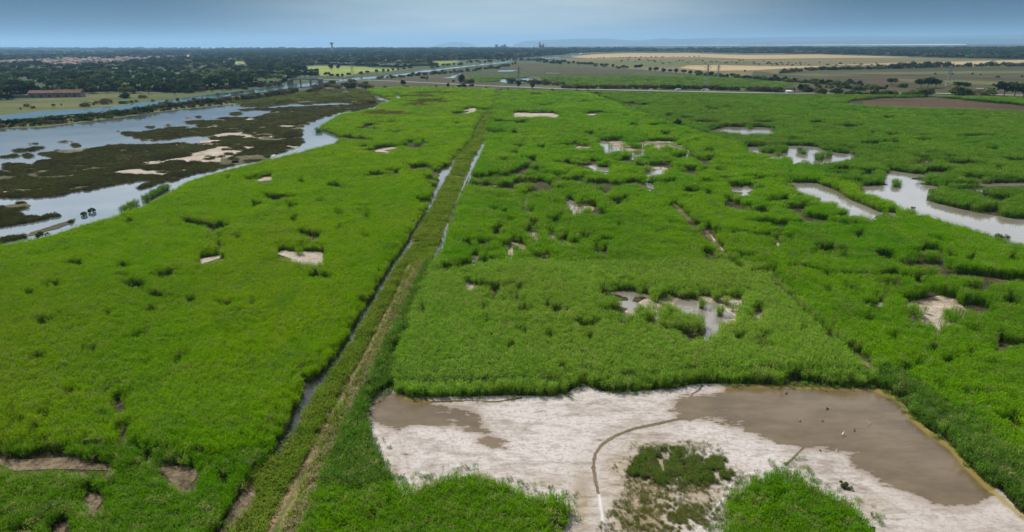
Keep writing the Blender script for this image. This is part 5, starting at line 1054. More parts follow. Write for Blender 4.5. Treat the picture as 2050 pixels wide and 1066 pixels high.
row([(1600,179),(1780,182)], 12, (7,11), 'GSGO', 'behind the road at right', 'bushes behind the road', 5, 3)
row([(1620,169),(1700,171),(1760,178)], 10, (6,9), 'DGO', 'behind the road at right', 'bushes behind the road', 4, 2)
row([(1560,147.5),(1640,141),(1780,139)], 7, (5,9), 'GDO', 'on the ditch line below the ripe field', 'trees below the ripe field', 3, .6)
row([(1780,138.5),(1890,135.5)], 7, (8,12), 'OGB', 'on the ditch line below the ripe field', 'trees below the ripe field', 3, .6)
row([(1890,135),(1980,133.5),(2060,133.5)], 8, (4,9), 'GDO', 'on the ditch line below the ripe field', 'trees below the ripe field', 3, .5)
row([(760,160),(845,151.5),(930,145),(1000,137),(1035,130)], 6, (5,8), 'SSGD', 'along the winding river towards the horizon', 'bushes along the far river', 3, .8)
row([(860,137),(930,129),(1000,123),(1040,119)], 7, (4,6), 'BDS', 'beyond the winding river', 'far bushes beyond the river', 3, .8)
row([(826,132.5),(868,131.5)], 4, (6,7), 'T', 'in the dark windbreak beside the small bright field', 'dark windbreak', 1, .3, (2.2, 3))
row([(1020,167),(1100,171),(1128,173)], 7, (7,11), 'SGS', 'around the pale pond by the road', 'bushes by the roadside pond', 3, 1.6)
row([(760,175),(1010,181)], 26, (3,6), 'GD', 'scattered on the rough grass below the road', 'bushes below the road', 8, 1.6)
row([(1010,181.5),(1260,184)], 40, (3,5), 'GSD', 'scattered on the verge of the road', 'bushes on the road verge', 8, .6)
row([(400,184),(440,183),(500,178),(560,173)], 12, (8,12), 'OGS', 'at the edge of the wood above the river', 'wood edge by the river', 4, 2)
row([(80,187),(260,186),(400,186)], 15, (9,16), 'BOG', 'at the edge of the wood above the meadow', 'wood edge above the meadow', 6, 3, (1, 1.4))
row([(20,221),(220,208),(400,199),(500,185)], 24, (3,6), 'GD', 'at the water edge of the far river bank', 'bushes on the far river bank', 8, 1.5)
row([(1240,121),(1340,126),(1440,124),(1600,130)], 6, (1.6,3), 'DS', 'scattered over the dry pasture', 'specks of bush on the pasture', 5, 4)
row([(1180,117.5),(1400,113.8)], 9, (1.5,2.5), 'DS', 'along the edge of the ripe field', 'specks of bush by the ripe field', 3, .5)
row([(1400,106.5),(1520,105.5)], 8, (2.5,4), 'B', 'lined up beyond the ripe field', 'line of trees beyond the ripe field', 3, .3)
row([(1500,128.5),(1780,131)], 12, (2,3.5), 'DS', 'on the striped fields at right', 'bushes on the striped fields', 6, 2.5)
row([(1860,152),(2050,160)], 30, (2.5,4.5), 'D', 'dotted on the fallow land at right', 'bushes on the fallow land', 10, 6)

# --- the woods: sample the traced outline, nearest ones become trees of their own
woodm = new_mask(); fill(woodm, WOOD, 1)
for p in WOODHOLES: fill(woodm, p, 0)
fill(woodm, TOWN, 0)
for i, (m, p) in enumerate(FIELDS):
    if m in ('bright', 'tan', 'meadow'): fill(woodm, p, 0)
WOODPTS = []
v = 101.0
while v < 214:
    px_h = np.clip((v - 96) * 0.24, 3.0, 17); dv = max(0.45, px_h * .23); n = int(2700 / (px_h * .72))
    us = -330 + (np.arange(n) + RNG.random(n)) * 2700 / n; vv = v + RNG.uniform(-.5, .5, n) * dv
    k = sample(woodm, us, vv) > 0
    P = px2world(us[k], vv[k]); cl = fbm(P[:, 0] / 130, P[:, 1] / 130, 91, 3)
    for (x, y, z), c, uu, vq in zip(P, cl, us[k], vv[k]):
        if c < 0.36 and RNG.random() < .75: continue
        d = math.hypot(x, y); h = (6.5 + 6.0 * c + RNG.uniform(-1.5, 2.5)) * (1 + max(0, d - 1500) / 4000)
        kd = RNG.choice(list('BBBOOPGD')) if c < .55 else RNG.choice(list('BBPPOB'))
        WOODPTS.append((str(kd), x, y, h, RNG.uniform(1, 1.5), d, uu, vq))
    v += dv
WOODPTS.sort(key=lambda a: a[5])
rest = []; ALL = [(p, math.hypot(p[1], p[2])) for p in PLANTS]
for kd, x, y, h, wf, d, uu, vq in WOODPTS:
    where = 'in the wood beyond the riverside meadow' if uu < 600 else 'in the wood at the far right'
    ct = ADJ[kd][2]
    ALL.append(((kd, x, y, h, wf, ADJ[kd][1] + ' ' + where, 'wood beyond the river' + (' (trees)' if ct == 'tree' else ' (bushes)')), d if -20 < uu < 2070 else 1e6))
ALL.sort(key=lambda a: (a[0][6] is not None, -a[0][3] / a[1])); PLANTS = []; NT = {'tree': 0, 'bush': 0}
for p, d in ALL:
    ct = ADJ[p[0]][2]
    if NT[ct] < 300 and d < 1e5: NT[ct] += 1; PLANTS.append(p)
    else: rest.append(p[:5])
def add_plant(kd, x, y, h, wf, label, group, cam_d):
    nm, lb, ct = ADJ[kd]; pr = TP[kd][random.randrange(4)]; rz = random.uniform(0, 6.283)
    px = h / cam_d * F
    if ct == 'tree' and px > 6.5:
        o = empty(nm, (x, y, 0), rz); o.scale = (h * wf, h * wf, h)
        c = link('crown', pr[0], o); t = link('trunk', pr[1], o)
    else:
        o = link(nm, pr[2]); o.location = (x, y, 0); o.rotation_euler = (0, 0, rz); o.scale = (h * wf, h * wf, h)
    tag(o, label or lb, ct, group)
for (kd, x, y, h, wf, lb, gp) in PLANTS: add_plant(kd, x, y, h, wf, lb, gp, math.hypot(x, y))
def woodland():
    for key, kinds, nm in (('dark', 'BP', 'woodland'), ('olive', 'OGDST', 'woodland')):
        sel = [r for r in rest if r[0] in kinds]; c = bpy.data.collections.new('wood_' + key)
        ms = [TP[k][i][2] for k in kinds[:4] for i in range(3)]
        for i, me in enumerate(ms): c.objects.link(bpy.data.objects.new(f'wood_{key}_{i:02d}', me))
        P = np.array([(r[1], r[2], 0) for r in sel]); S = np.array([(r[3] * r[4], r[3] * r[4], r[3]) for r in sel])
        o = scatter_object(nm, P, S, RNG.uniform(0, 6.283, len(P)), c, len(ms), mat=MAT['leafB'])
        tag(o, 'far woods of ' + ('dark broadleaf trees and pines' if key == 'dark' else 'olive-green trees and thickets') + ' fading towards the horizon', 'woodland', kind='stuff')
woodland()
def wood_floor():
    """closed canopy of the woods, too far to tell trees apart"""
    v = np.concatenate([np.arange(91.0, 108, .35), np.arange(108, 214, 1.1)]); u = np.arange(-420, 2465, 3.0)
    A, B = np.meshgrid(u, v); hv = horizon_v(A) + 0.75
    B2 = np.maximum(B, hv); P = px2world(A.ravel(), B2.ravel())
    k = (sample(woodm, A.ravel(), B2.ravel()) > 0) & (B.ravel() >= hv.ravel() - .36)
    d = np.hypot(P[:, 0], P[:, 1]); P[:, 2] = (4.0 + 5.5 * RNG.random(len(P)) * fbm(P[:, 0] / 60, P[:, 1] / 60, 5, 3) * 1.6) * np.where(d > 2500, 1.25, .7)
    P[:, 2] *= np.where(d > 12000, 0.6, 1.0)
    W2 = A.shape[1]; i, j = np.meshgrid(np.arange(A.shape[0] - 1), np.arange(W2 - 1), indexing='ij')
    qq = np.stack([(i + 1) * W2 + j, (i + 1) * W2 + j + 1, i * W2 + j + 1, i * W2 + j], -1).reshape(-1, 4); qq = qq[k[qq].all(1)]
    us, inv = np.unique(qq, return_inverse=True)
    m = mat_soil('far_wood_canopy', [(0.3, (0.016, 0.032, 0.012)), (0.52, (0.03, 0.055, 0.017)), (0.72, (0.07, 0.09, 0.03))], 0.004, 0.03)
    tag(link('woodland', mesh_np('woodland', P[us], inv.reshape(-1, 4), m)), 'continuous tree canopy of the far plain up to the horizon', 'woodland', kind='stuff')
wood_floor()

# ------------------------------------------------------------------ hills on the horizon
def hills(name, prof, dist, depth, seed):
    """prof: (u, v of the crest) ; a ridge with real depth standing at dist metres"""
    us = np.arange(prof[0][0], prof[-1][0] + 1, 6.0); cv_ = np.interp(us, [p[0] for p in prof], [p[1] for p in prof])
    nr = 9; V = []
    for r in range(nr):
        t = r / (nr - 1) * 2 - 1; D = dist + depth * t
        a = (us - CU) / F; X = a * D * 1.0; Y = np.full(len(us), D * math.cos(PITCH))
        hz = (horizon_v(us) - cv_) / F * dist * 1.02 + 45
        prof_z = np.maximum(0, 1 - abs(t) ** 1.5) if t > -.99 else 0
        nz = fbm(us / 22.0 + r * 3.1, us * 0 + r * 2.7, seed, 4)
        Z = np.maximum(hz * prof_z * (0.86 + 0.28 * nz * (1 if r != nr // 2 else 0) + (0.14 if r == nr // 2 else 0)), 0.0) - (0.4 if r in (0, nr - 1) else 0)
        V.append(np.stack([X, Y, Z], 1))
    n = len(us); V = np.concatenate(V); i, j = np.meshgrid(np.arange(nr - 1), np.arange(n - 1), indexing='ij')
    q = np.stack([i * n + j, i * n + j + 1, (i + 1) * n + j + 1, (i + 1) * n + j], -1).reshape(-1, 4)
    tag(link(name, mesh_np(name, V, q, MAT['hill'], smooth=True)), kind='structure')
hills('hills', [(1030,89.6),(1050,83.6),(1090,82),(1140,80),(1200,79.5),(1225,81.5),(1262,82.6),(1280,80.5),(1300,79),(1325,80.3),(1345,79.8),(1400,78.2),(1470,77.5),(1540,75.8),(1600,75.4),(1680,74.3),(1700,75),(1770,75.2),(1830,74.2),(1900,72.5),(1960,71.2),(2050,70.8),(2300,70),(2500,72)], 26000, 2600, 5)
hills('hills', [(1440,87.5),(1500,84.5),(1560,84.2),(1640,82.8),(1700,81.2),(1780,81.8),(1860,79.8),(1930,79.2),(2050,77.5),(2300,76.5),(2500,79)], 19500, 1500, 9)
hills('hills', [(885,91.2),(900,88),(918,85),(935,85.4),(950,87.8),(968,91)], 30000, 1800, 12)

# ------------------------------------------------------------------ built things
def at(u, v, z=0.0): return P1(u, v, z)
def place(o, u, v, z=0.0, rz=0.0):
    p = at(u, v); o.location = (p[0], p[1], z); o.rotation_euler = (0, 0, rz); return o
def copy_thing(o):
    c = o.copy(); COL.objects.link(c)
    for ch in list(o.children):
        d = ch.copy(); COL.objects.link(d); d.parent = c; d.matrix_parent_inverse = ch.matrix_parent_inverse
        for g in list(ch.children):
            e = g.copy(); COL.objects.link(e); e.parent = d; e.matrix_parent_inverse = g.matrix_parent_inverse
    return c

# bridge over the river
def bridge():
    a, b = at(584, 169.5), at(640, 169.0); L = float(np.hypot(*(b - a)[:2])); ang = math.atan2(b[1] - a[1], b[0] - a[0])
    c = (a + b) / 2; o = empty('road_bridge', (c[0], c[1], 0), ang); h = 6.6
    m = MB(); m.box((0, 0, h - .55), (L, 8.5, .9)); m.box((0, -4.35, h - .2), (L, .25, 1.0)); m.box((0, 4.35, h - .2), (L, .25, 1.0)); m.build('deck', MAT['concrete'], o)
    for s in (-1, 1):
        m = MB(); m.box((0, s * 4.1, h + 1.15), (L, .1, .1)); m.box((0, s * 4.1, h + .75), (L, .08, .08))
        for k in range(17): m.box((-L / 2 + .3 + k * (L - .6) / 16, s * 4.1, h + .6), (.09, .09, 1.1))
        m.build('railing', MAT['steel'], o)
    for x in (-L * .18, L * .18):
        m = MB(); m.box((x, 0, h - 1.3), (1.2, 8, .6))
        for y in (-2.6, 0, 2.6): m.tube((x, y, 0), (x, y, h - 1.0), .5, .5, 10)
        m.build('pier', MAT['concrete'], o)
    for s in (-1, 1):
        m = MB(); m.box((s * (L / 2 + 1.5), 0, h / 2 - .1), (5, 9.5, h - .2)); m.build('abutment', MAT['greywall'], o)
    tag(o, 'low concrete road bridge with railings crossing the river at left', 'bridge')
bridge()
# lattice pylons
def pylon_mesh(h, w):
    m = MB(); n = 7
    def half(z): return w * .5 * (1 - .82 * min(z / (h * .72), 1.0)) + .22
    lv = [h * i / n for i in range(n + 1)]
    for i in range(n):
        z0, z1 = lv[i], lv[i + 1]; a, b = half(z0), half(z1)
        P0 = [(-a, -a, z0), (a, -a, z0), (a, a, z0), (-a, a, z0)]; P1_ = [(-b, -b, z1), (b, -b, z1), (b, b, z1), (-b, b, z1)]
        for k in range(4):
            m.tube(P0[k], P1_[k], .16, n=4); m.tube(P0[k], P1_[(k + 1) % 4], .08, n=4); m.tube(P0[(k + 1) % 4], P1_[k], .08, n=4); m.tube(P1_[k], P1_[(k + 1) % 4], .08, n=4)
    return m
def pylon(u, v, hpx, label):
    p = at(u, v); d = math.dist(p, (0, 0, H)); h = hpx / F * d
    o = empty('pylon', (p[0], p[1], 0), .3)
    pylon_mesh(h, h * .16).build('mast', MAT['steel'], o)
    for z, l in ((.74, .17), (.86, .21), (.97, .15)):
        m = MB(); m.tube((-h * l, 0, h * z), (h * l, 0, h * z), .16, n=4); m.tube((-h * l, 0, h * z), (0, 0, h * (z + .05)), .09, n=4); m.tube((h * l, 0, h * z), (0, 0, h * (z + .05)), .09, n=4)
        for s in (-1, 1): m.tube((s * h * l * .93, 0, h * z), (s * h * l * .93, 0, h * (z - .05)), .14, n=5)
        m.build('crossarm', MAT['steel'], o)
    tag(o, label, 'pylon', 'power pylons')
for a in [(706,155,35,'lattice power pylon in front of the bright green field'),(1415,171,37,'dark lattice power pylon at the tamarisk strip, in front of the dry pasture'),(1038,170,33,'pale lattice power pylon behind the pond by the road'),
          (386,151,20,'thin lattice power pylon in the wood at left, beside the tan clearing'),(1895,176,34,'grey lattice power pylon between the two clumps of dark pines at right'),(1437,158,24,'faint lattice power pylon above the hedge, right of the dark one')]: pylon(*a)
for i, (u, v, hp, lb) in enumerate([(1849,178,11,'white lamp-like pole in front of the three dark pines'),(1740,185,14,'thin grey pole by the roadside bushes at right')]):
    p = at(u, v); m = MB(); h = hp / F * math.dist(p, (0, 0, H)); m.tube((0, 0, 0), (0, 0, h), .16, .1, 8); m.box((0, 0, h * .95), (1.4, .12, .12)); m.tube((-.6, 0, h * .95), (-.6, 0, h * .99), .07); m.tube((.6, 0, h * .95), (.6, 0, h * .99), .07)
    o = m.build('pole', MAT['steel']); o.location = (p[0], p[1], 0); tag(o, lb, 'pole')

# water tower on the horizon
def water_tower():
    p = at(665.5, 106.5); o = empty('water_tower', (p[0], p[1], 0)); d = math.dist(p, (0, 0, H)); h = 18.6 / F * d
    m = MB(); m.tube((0, 0, 0), (0, 0, h * .82), h * .085, h * .07, 14); m.build('shaft', MAT['concrete'], o)
    m = MB(); m.tube((0, 0, h * .74), (0, 0, h * .88), h * .07, h * .17, 18); m.tube((0, 0, h * .88), (0, 0, h), h * .17, h * .16, 18); m.tube((0, 0, h), (0, 0, h * 1.03), h * .16, h * .04, 18); m.build('tank', MAT['concrete'], o)
    tag(o, 'dark mushroom-shaped water tower standing up from the far woods on the horizon', 'water tower')
water_tower()
def far_block(u, v, wpx, hpx, label, name='apartment_block', mat='concrete', n=3):
    p = at(u, v); d = math.dist(p, (0, 0, H)); w = wpx / F * d; h = hpx / F * d; o = empty(name, (p[0], p[1], 0))
    m = MB(); r = random.Random(int(u))
    for i in range(n): m.box((-w / 2 + w / n * (i + .5), r.uniform(-4, 4), h * (.65 + .35 * ((i * 7 + 2) % 3) / 2) / 2), (w / n * .96, 16, h * (.65 + .35 * ((i * 7 + 2) % 3) / 2)))
    m.build('wall', MAT[mat], o); g = MB()
    for i in range(n):
        for k in range(5): g.box((-w / 2 + w / n * (i + .5), -8.6 - (4 if False else 0), h * .1 + k * h * .11), (w / n * .7, .3, h * .05))
    g.build('window', MAT['glass'], o); tag(o, label, 'building')
far_block(1084, 101.5, 10, 15, 'tall blocky building rising above the woods in front of the far hills')
far_block(1440, 90.6, 5, 6, 'white hotel-like building on the far shore of the bright lagoon', mat='white', n=2)
far_block(1005, 101, 26, 10.5, 'row of blue-grey blocks just above the far woods, left of the tall one', mat='concrete', n=5)

# houses of the town, farm buildings, greenhouses
def house_mesh(i):
    r = random.Random(900 + i); m = MB(); L, W_, hh = r.uniform(9, 15), r.uniform(7, 10), r.uniform(3.2, 6.2)
    m.box((0, 0, hh / 2), (L, W_, hh), 0); m.gable((0, 0, hh + .003), L, W_, r.uniform(1.6, 2.6), 1)
    for k in range(3): m.box((-L / 2 + L * (k + .5) / 3, -W_ / 2 - .02, hh * .55), (1.0, .1, 1.2), 2)
    m.box((L * .3, 0, hh + 2.2), (.7, .7, 1.6), 0)
    walls = [MAT['cream'], MAT['pinkwall'], MAT['white'], MAT['cream']][i % 4]
    return m.mesh('house', [walls, MAT['rooftile'] if i % 5 else MAT['greywall'], MAT['glass']])
HM = [house_mesh(i) for i in range(8)]
tm = new_mask(); fill(tm, TOWN, 1); nh = 0; used = []
tries = 0
while nh < 215 and tries < 9000:
    tries += 1
    u = RNG.uniform(-40, 440); vlo = np.interp(u, [-40, 0, 120, 260, 440], [123.5, 126, 118.8, 117, 112]); v = RNG.uniform(vlo, vlo + 14)
    if sample(tm, np.array([u]), np.array([v]))[0] == 0: continue
    p = at(u, v)
    if any((p[0] - a) ** 2 + (p[1] - b) ** 2 < 270 for a, b in used): continue
    used.append((p[0], p[1])); o = link('house', HM[nh % 8]); o.location = (p[0], p[1], 0); o.rotation_euler = (0, 0, RNG.choice([0, 1.57]) + RNG.normal(.1, .15)); o.scale = (1.15,) * 3
    tag(o, 'small ' + ['cream', 'pinkish', 'white', 'cream'][nh % 4] + '-walled house with a ' + ('red tiled' if (nh % 8) % 5 else 'grey') + ' roof in the distant town', 'house', 'houses of the distant town'); nh += 1
def building(name, u, v, parts, label, rz=0.0, cat='building'):
    p = at(u, v); o = empty(name, (p[0], p[1], 0), rz)
    for pn, fn, mt in parts:
        m = MB(); fn(m); m.build(pn, mt, o)
    tag(o, label, cat); return o
def farm():
    d = math.dist(at(115, 192), (0, 0, H)); k = d / F; L = 78 * k
    def wl(m): m.box((0, 0, 2.1), (L, 9, 4.2)); m.box((-L * .68, .5, 1.3), (L * .36, 6, 2.6))
    def rf(m): m.gable((-L * .26, 0, 4.203), L * .48, 9, 2.4); m.gable((L * .25, 0, 4.203), L * .5, 9, 2.7)
    def dr(m):
        for i in range(6): m.box((-L * .42 + i * L * .16, -4.53, 1.3), (2.2, .12, 2.6))
    def wn(m):
        for i in range(7): m.box((-L * .46 + i * L * .15, -4.53, 3.2), (1.1, .1, .8))
    building('farm_building', 115, 195, [('wall', wl, MAT['greywall']), ('roof', rf, MAT['oldroof']), ('door', dr, MAT['bark']), ('window', wn, MAT['glass'])], 'long low grey farm building with a red tiled roof at the meadow edge', .1)
farm()
def castle():
    k = math.dist(at(482, 138.5), (0, 0, H)) / F; w = 17 * k; h = 9 * k
    def wl(m): m.box((0, 0, h * .28), (w, 12, h * .56)); m.box((-w * .38, 0, h * .5), (w * .22, 11, h)); m.box((w * .34, 0, h * .5), (w * .34, 11.5, h * .98)); m.box((-w * .75, 0, h * .14), (w * .5, 8, h * .28))
    def wn(m):
        for i in range(6): m.box((-w * .42 + i * w * .17, -6.05, h * .34), (w * .05, .15, h * .14))
    def rf(m): m.box((0, 0, h * .57), (w * .4, 12.4, h * .03)); m.gable((w * .34, 0, h * .983), w * .34, 11.5, h * .1)
    building('white_mansion', 482, 138.5, [('wall', wl, MAT['white']), ('window', wn, MAT['glass']), ('roof', rf, MAT['rooftile'])], 'white mansion with two tower-like wings standing in the wood at left')
castle()
def hut(u, v, wpx, hpx, label, wall='cream', roof='rooftile', name='cottage', rz=0.1):
    k = math.dist(at(u, v), (0, 0, H)) / F; w, h = wpx * k, hpx * k
    building(name, u, v, [('wall', lambda m: m.box((0, 0, h * .33), (w, w * .6, h * .66)), MAT[wall]), ('roof', lambda m: m.gable((0, 0, h * .663), w, w * .6, h * .34), MAT[roof]),
        ('door', lambda m: m.box((w * .1, -w * .3 - .02, h * .22), (h * .2, .1, h * .44)), MAT['bark']), ('window', lambda m: (m.box((-w * .25, -w * .3 - .02, h * .36), (h * .2, .08, h * .2)), m.box((w * .32, -w * .3 - .02, h * .36), (h * .2, .08, h * .2))), MAT['glass'])], label, rz)
hut(406, 168, 40, 5.5, 'long beige-roofed house half hidden in the trees near the river', 'cream', 'cream', 'house')
hut(823, 131, 11, 5, 'house with a bright orange-red roof beside the dark windbreak', 'cream', 'rooftile', 'house')
hut(1580, 187.5, 12, 6, 'small pale-roofed hut at the roadside in front of the dark tree pair', 'blue', 'poly', 'hut')
hut(637, 128, 6, 5, 'tiny red-roofed farmhouse at the top edge of the bright green field', 'white', 'rooftile', 'house')
hut(1960, 183, 12, 5, 'dull low roof among the bushes right of the grey pylon', 'greywall', 'greywall', 'shed')
hut(273, 155.5, 8, 4, 'small white-roofed house in the wood above the meadow', 'white', 'poly', 'house')
hut(1163, 110.8, 4, 3, 'tiny white house at the end of the straight pale canal', 'white', 'poly', 'house')
hut(378, 126, 12, 4.5, 'pink-walled house at the wood edge right of the town', 'pinkwall', 'rooftile', 'house')
def greenhouse(u0, u1, v, hpx, label, n):
    for i in range(n):
        ua = u0 + (u1 - u0) * i / n; ub = u0 + (u1 - u0) * (i + .94) / n
        p = at(ua, v); q = at(ub, v); k = math.dist(p, (0, 0, H)) / F; L = float(np.hypot(*(q - p)[:2])); h = hpx * k
        m = MB(); W_ = 26.0; r = 7
        ring = [(-W_ / 2 * math.cos(math.pi * j / r), h * .35 + h * .65 * math.sin(math.pi * j / r)) for j in range(r + 1)]
        ring = [(-W_ / 2, 0)] + ring + [(W_ / 2, 0)]; vs = [(x, a, b) for x in (-L / 2, L / 2) for a, b in ring]; c = len(ring)
        m.add(vs, [(j, j + 1, c + j + 1, c + j) for j in range(c - 1)] + [tuple(range(c)), tuple(range(2 * c - 1, c - 1, -1))])
        o = m.build('greenhouse', MAT['poly']); mid = (p + q) / 2; o.location = (mid[0], mid[1], 0); o.rotation_euler = (0, 0, math.atan2(q[1] - p[1], q[0] - p[0]))
        tag(o, label, 'greenhouse', label.replace('one of the ', ''))
greenhouse(-30, 75, 115.3, 2.2, 'one of the long white greenhouses at the left edge beyond the town', 4)
greenhouse(105, 215, 114.6, 2.0, 'one of the long white greenhouses behind the red roofs', 5)
greenhouse(218, 258, 114.2, 2.0, 'one of the short white greenhouses right of a dark tree clump', 2)
greenhouse(12, 36, 108.3, 2.2, 'one of the greenhouses far left near the horizon', 2)
greenhouse(82, 246, 107.2, 1.8, 'one of the thin pale greenhouses in a line far beyond the town', 7)
greenhouse(290, 434, 105.0, 1.9, 'one of the pale greenhouses in a line left of the far woods', 7)
greenhouse(362, 382, 114.5, 2.0, 'one of the white sheds behind the right end of the town', 2)
greenhouse(818, 832, 100.5, 1.6, 'one of the pale sheds in the blue woods near the horizon', 1)
greenhouse(1215, 1228, 102.3, 1.4, 'one of the pale sheds in the blue woods below the hills', 1)
greenhouse(1732, 1756, 109.4, 1.6, 'one of the pale sheds in the dark wood at right', 2)

# vehicles
def car_protos(body, van=False):
    """about 4.6 m long; x is forward"""
    m = MB(); L, W_ = (5.4, 2.0) if van else (4.4, 1.8)
    prof = [(-L/2, .45), (-L/2, 1.0), (-L/2+.15, 1.9 if van else 1.05), (L*.22, 1.95) if van else (-L*.34, 1.42), (L*.30, 1.9) if van else (L*.08, 1.45), (L*.40, 1.2) if van else (L*.22, .98), (L/2-.1, 1.05) if van else (L/2-.15, .85), (L/2, .7), (L/2, .42)]
    n = len(prof); vs = [(x, s * W_ / 2 * (1 if z < 1.1 else .88), z) for s in (-1, 1) for x, z in prof]
    m.add(vs, [(i, (i + 1) % n, n + (i + 1) % n, n + i) for i in range(n)] + [tuple(range(n))[::-1], tuple(range(n, 2 * n))])
    body_m = m.mesh('car_body', [body]); g = MB()
    for s in (-1, 1): g.box((0 if not van else L*.25, s * (W_ / 2 * .885 + .02), 1.22 if not van else 1.5), (L * .36 if not van else 1.0, .04, .32 if not van else .55))
    g.box((L * .165 if not van else L*.37, 0, 1.22 if not van else 1.55), (.05, W_ * .74, .3)); g.box((-L * .40, 0, 1.26), (.05, W_ * .7, .25))
    glass_m = g.mesh('car_glass', [MAT['glass']]); w = MB(); w.tube((0, -.11, 0), (0, .11, 0), .33, n=14); wheel_m = w.mesh('car_wheel', [MAT['tyre']])
    return body_m, glass_m, wheel_m, L, W_
def car(name, u, v, rz, protos, label, cat, z=.72, sc=1.0):
    b, g, w, L, W_ = protos; p = at(u, v); o = empty(name, (p[0], p[1], z), rz); o.scale = (sc,) * 3
    link('body', b, o); link('window', g, o)
    for x in (-L * .3, L * .31):
        for s in (-1, 1): q = link('wheel', w, o); q.location = (x, s * (W_ / 2 - .08), .33)
    tag(o, label, cat)
CW, CVN, CB = car_protos(MAT['white']), car_protos(MAT['white'], True), car_protos(MAT['blue'], True)
car('van', 1357, 183.2, 3.1, CVN, 'white van driving on the road left of the dark pylon', 'van', sc=1.05)
car('truck', 1411, 184.2, 3.1, CB, 'pale blue-grey van on the road below the dark pylon', 'van', sc=1.15)
car('car', 1416.5, 184.6, 3.1, CW, 'white car right behind the blue-grey van on the road', 'car')
car('car', 1303, 182.4, 3.1, CW, 'white car on the road left of the white van', 'car')
car('car', 737, 161, 0.05, CW, 'white car on the road just right of the bridge', 'car')
car('van', 299, 183.5, .3, CVN, 'white van parked at the wood edge above the meadow', 'van', z=.15)
car('car', 535, 158, .2, CW, 'white car parked among the trees left of the bridge', 'car', z=.1)
car('van', 692, 157.5, .2, CVN, 'white van beside the trees below the bright field', 'van', z=.6)
def boat(u, v, rz, L, label):
    p = at(u, v); o = empty('boat', (p[0], p[1], .6), rz); m = MB(); st = []
    for t in np.linspace(-1, 1, 9):
        w = 1.05 * (1 - max(0, t) ** 2.2 * .96) ; st += [(t * L / 2, -w, .85 + .2 * max(0, t)), (t * L / 2, -w * .7, .1), (t * L / 2, w * .7, .1), (t * L / 2, w, .85 + .2 * max(0, t))]
    m.add(st, [(4 * i + k, 4 * i + k + 1, 4 * i + k + 5, 4 * i + k + 4) for i in range(8) for k in range(3)] + [(0, 1, 2, 3)] + [(4 * i, 4 * i + 4, 4 * i + 7, 4 * i + 3) for i in range(8)])
    m.build('hull', MAT['white'], o); m = MB(); m.box((-.3, 0, 1.35), (L * .36, 1.5, 1.0), taper=.8); m.build('cabin', MAT['white'], o)
    m = MB(); m.box((-.3, 0, 1.45), (L * .33, 1.46, .35)); m.build('window', MAT['glass'], o); tag(o, label, 'boat')
boat(181, 208.5, .4, 7.0, 'small white cabin boat moored at the far river bank')
boat(692, 187, .1, 5.0, 'pale little boat left in the marsh meadow')

# birds on the mud: one skinned body each
def bird_obj(kind):
    wader = kind == 'feather_w'
    V = [(0, 0, .55), (-.28, 0, .5), (-.5, 0, .42), (.18, 0, .62), (.26, 0, .82), (.22, 0, 1.0), (.3, 0, 1.08), (.47, 0, 1.0), (-.02, .07, .3), (-.02, .08, .02), (.12, .08, .0), (-.02, -.07, .3), (-.02, -.08, .02), (.12, -.08, .0)] if wader else \
        [(0, 0, .16), (-.2, 0, .15), (-.34, 0, .18), (.14, 0, .18), (.2, 0, .3), (.22, 0, .36), (.28, 0, .37), (.38, 0, .35)]
    E = [(0, 1), (1, 2), (0, 3), (3, 4), (4, 5), (5, 6), (6, 7)] + ([(0, 8), (8, 9), (9, 10), (0, 11), (11, 12), (12, 13)] if wader else [])
    R = [.18, .13, .03, .12, .045, .05, .06, .015, .025, .016, .012, .025, .016, .012] if wader else [.15, .12, .03, .12, .06, .07, .065, .02]
    me = bpy.data.meshes.new('bird'); me.from_pydata(V, E, []); o = link('bird', me)
    sk = o.modifiers.new('skin', 'SKIN'); sk.use_smooth_shade = True
    for i, r in enumerate(R): me.skin_vertices[0].data[i].radius = (r, r)
    me.skin_vertices[0].data[0].use_root = True
    s = o.modifiers.new('sub', 'SUBSURF'); s.levels = s.render_levels = 1
    me.materials.append(MAT[kind]); return o
for u, v, k, rz, sc, lb in [(1738,851,'feather_w',2.6,.5,'white wading bird farthest right on the brown water'),(1687,873.5,'feather_w',.6,.5,'white wading bird nearest the white mud shore'),
    (1574,790,'feather_d',.3,.62,'dark duck near the reed wall at the top of the brown water'),(1656,821,'feather_d',2.9,.62,'dark duck in the middle of the brown water, above the others'),(1710,864,'feather_d',1.2,.62,'dark duck between the two white wading birds'),
    (1601,845,'feather_g',.9,.5,'small grey-brown duck, leftmost on the brown water'),(1647,845,'feather_g',2.2,.5,'small grey-brown duck below the middle dark duck'),(1674,905.5,'feather_w',.4,.3,'tiny white shorebird on the white mud spit'),(1642,905,'feather_d',2.0,.5,'small dark duck on the edge of the white mud spit')]:
    o = bird_obj(k); p = at(u, v); o.location = (p[0], p[1], .1); o.rotation_euler = (0, 0, rz); o.scale = (sc,) * 3; tag(o, lb, 'bird', 'birds on the brown water')
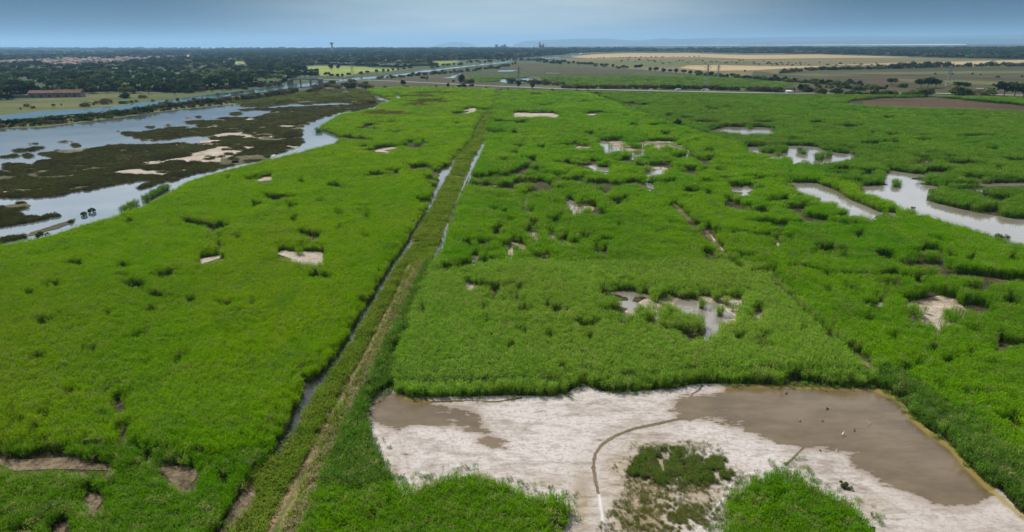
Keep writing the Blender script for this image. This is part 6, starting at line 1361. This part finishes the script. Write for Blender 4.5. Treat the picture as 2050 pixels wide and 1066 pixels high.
def horse():
    V = [(0, 0, 1.15), (-.6, 0, 1.2), (.6, 0, 1.2), (.95, 0, 1.35), (1.25, 0, 1.0), (1.45, 0, .55), (1.55, 0, .3), (-.95, 0, .8)]
    E = [(0, 1), (0, 2), (2, 3), (3, 4), (4, 5), (5, 6), (1, 7)]; R = [.34, .34, .32, .22, .17, .16, .1, .07]
    for x, par in ((.6, 2), (-.6, 1)):
        for s in (-1, 1):
            k = len(V); V += [(x + (.03 if par == 2 else -.12), s * .2, .62), (x, s * .2, .04)]; E += [(par, k), (k, k + 1)]; R += [.11, .06]
    me = bpy.data.meshes.new('horse'); me.from_pydata(V, E, []); o = link('horse', me)
    o.modifiers.new('skin', 'SKIN')
    for i, r in enumerate(R): me.skin_vertices[0].data[i].radius = (r, r)
    me.skin_vertices[0].data[0].use_root = True
    s = o.modifiers.new('sub', 'SUBSURF'); s.levels = s.render_levels = 1; me.materials.append(MAT['white']); return o
for i, (u, v) in enumerate([(1094.5,149.8),(1096.5,149.4),(1100.5,150),(1103.5,149.2),(1106,149.6),(1111,150),(1115.5,150),(1118.5,149.6)]):
    o = horse(); p = at(u, v); o.location = (p[0], p[1], .6); o.rotation_euler = (0, 0, RNG.uniform(0, 6.28)); o.scale = (1.25,) * 3; tag(o, 'white grazing horse in the small herd on the green marsh beyond the road', 'horse', 'herd of white horses')

# ------------------------------------------------------------------ the air between
def haze():
    X, Y0, Y1, Z0, Z1 = 46000.0, -46000.0, 46000.0, -1.0, 420.0
    m = MB(); m.box((0, (Y0 + Y1) / 2, (Z0 + Z1) / 2), (2 * X, Y1 - Y0, Z1 - Z0)); mt = bpy.data.materials.new('blue_haze'); mt.use_nodes = True
    N, L = mt.node_tree.nodes, mt.node_tree.links; N.remove(N['Principled BSDF'])
    v = N.new('ShaderNodeVolumePrincipled'); v.inputs['Density'].default_value = HAZE_DENSITY; v.inputs['Color'].default_value = HAZE_COLOR
    v.inputs['Anisotropy'].default_value = 0.2; L.new(v.outputs[0], N['Material Output'].inputs['Volume'])
    o = m.build('haze', mt); tag(o, 'thin blue haze over the whole plain', 'haze', kind='stuff')
HAZE_DENSITY = 6.0e-5; HAZE_COLOR = (0.38, 0.67, 1.0, 1)
haze()
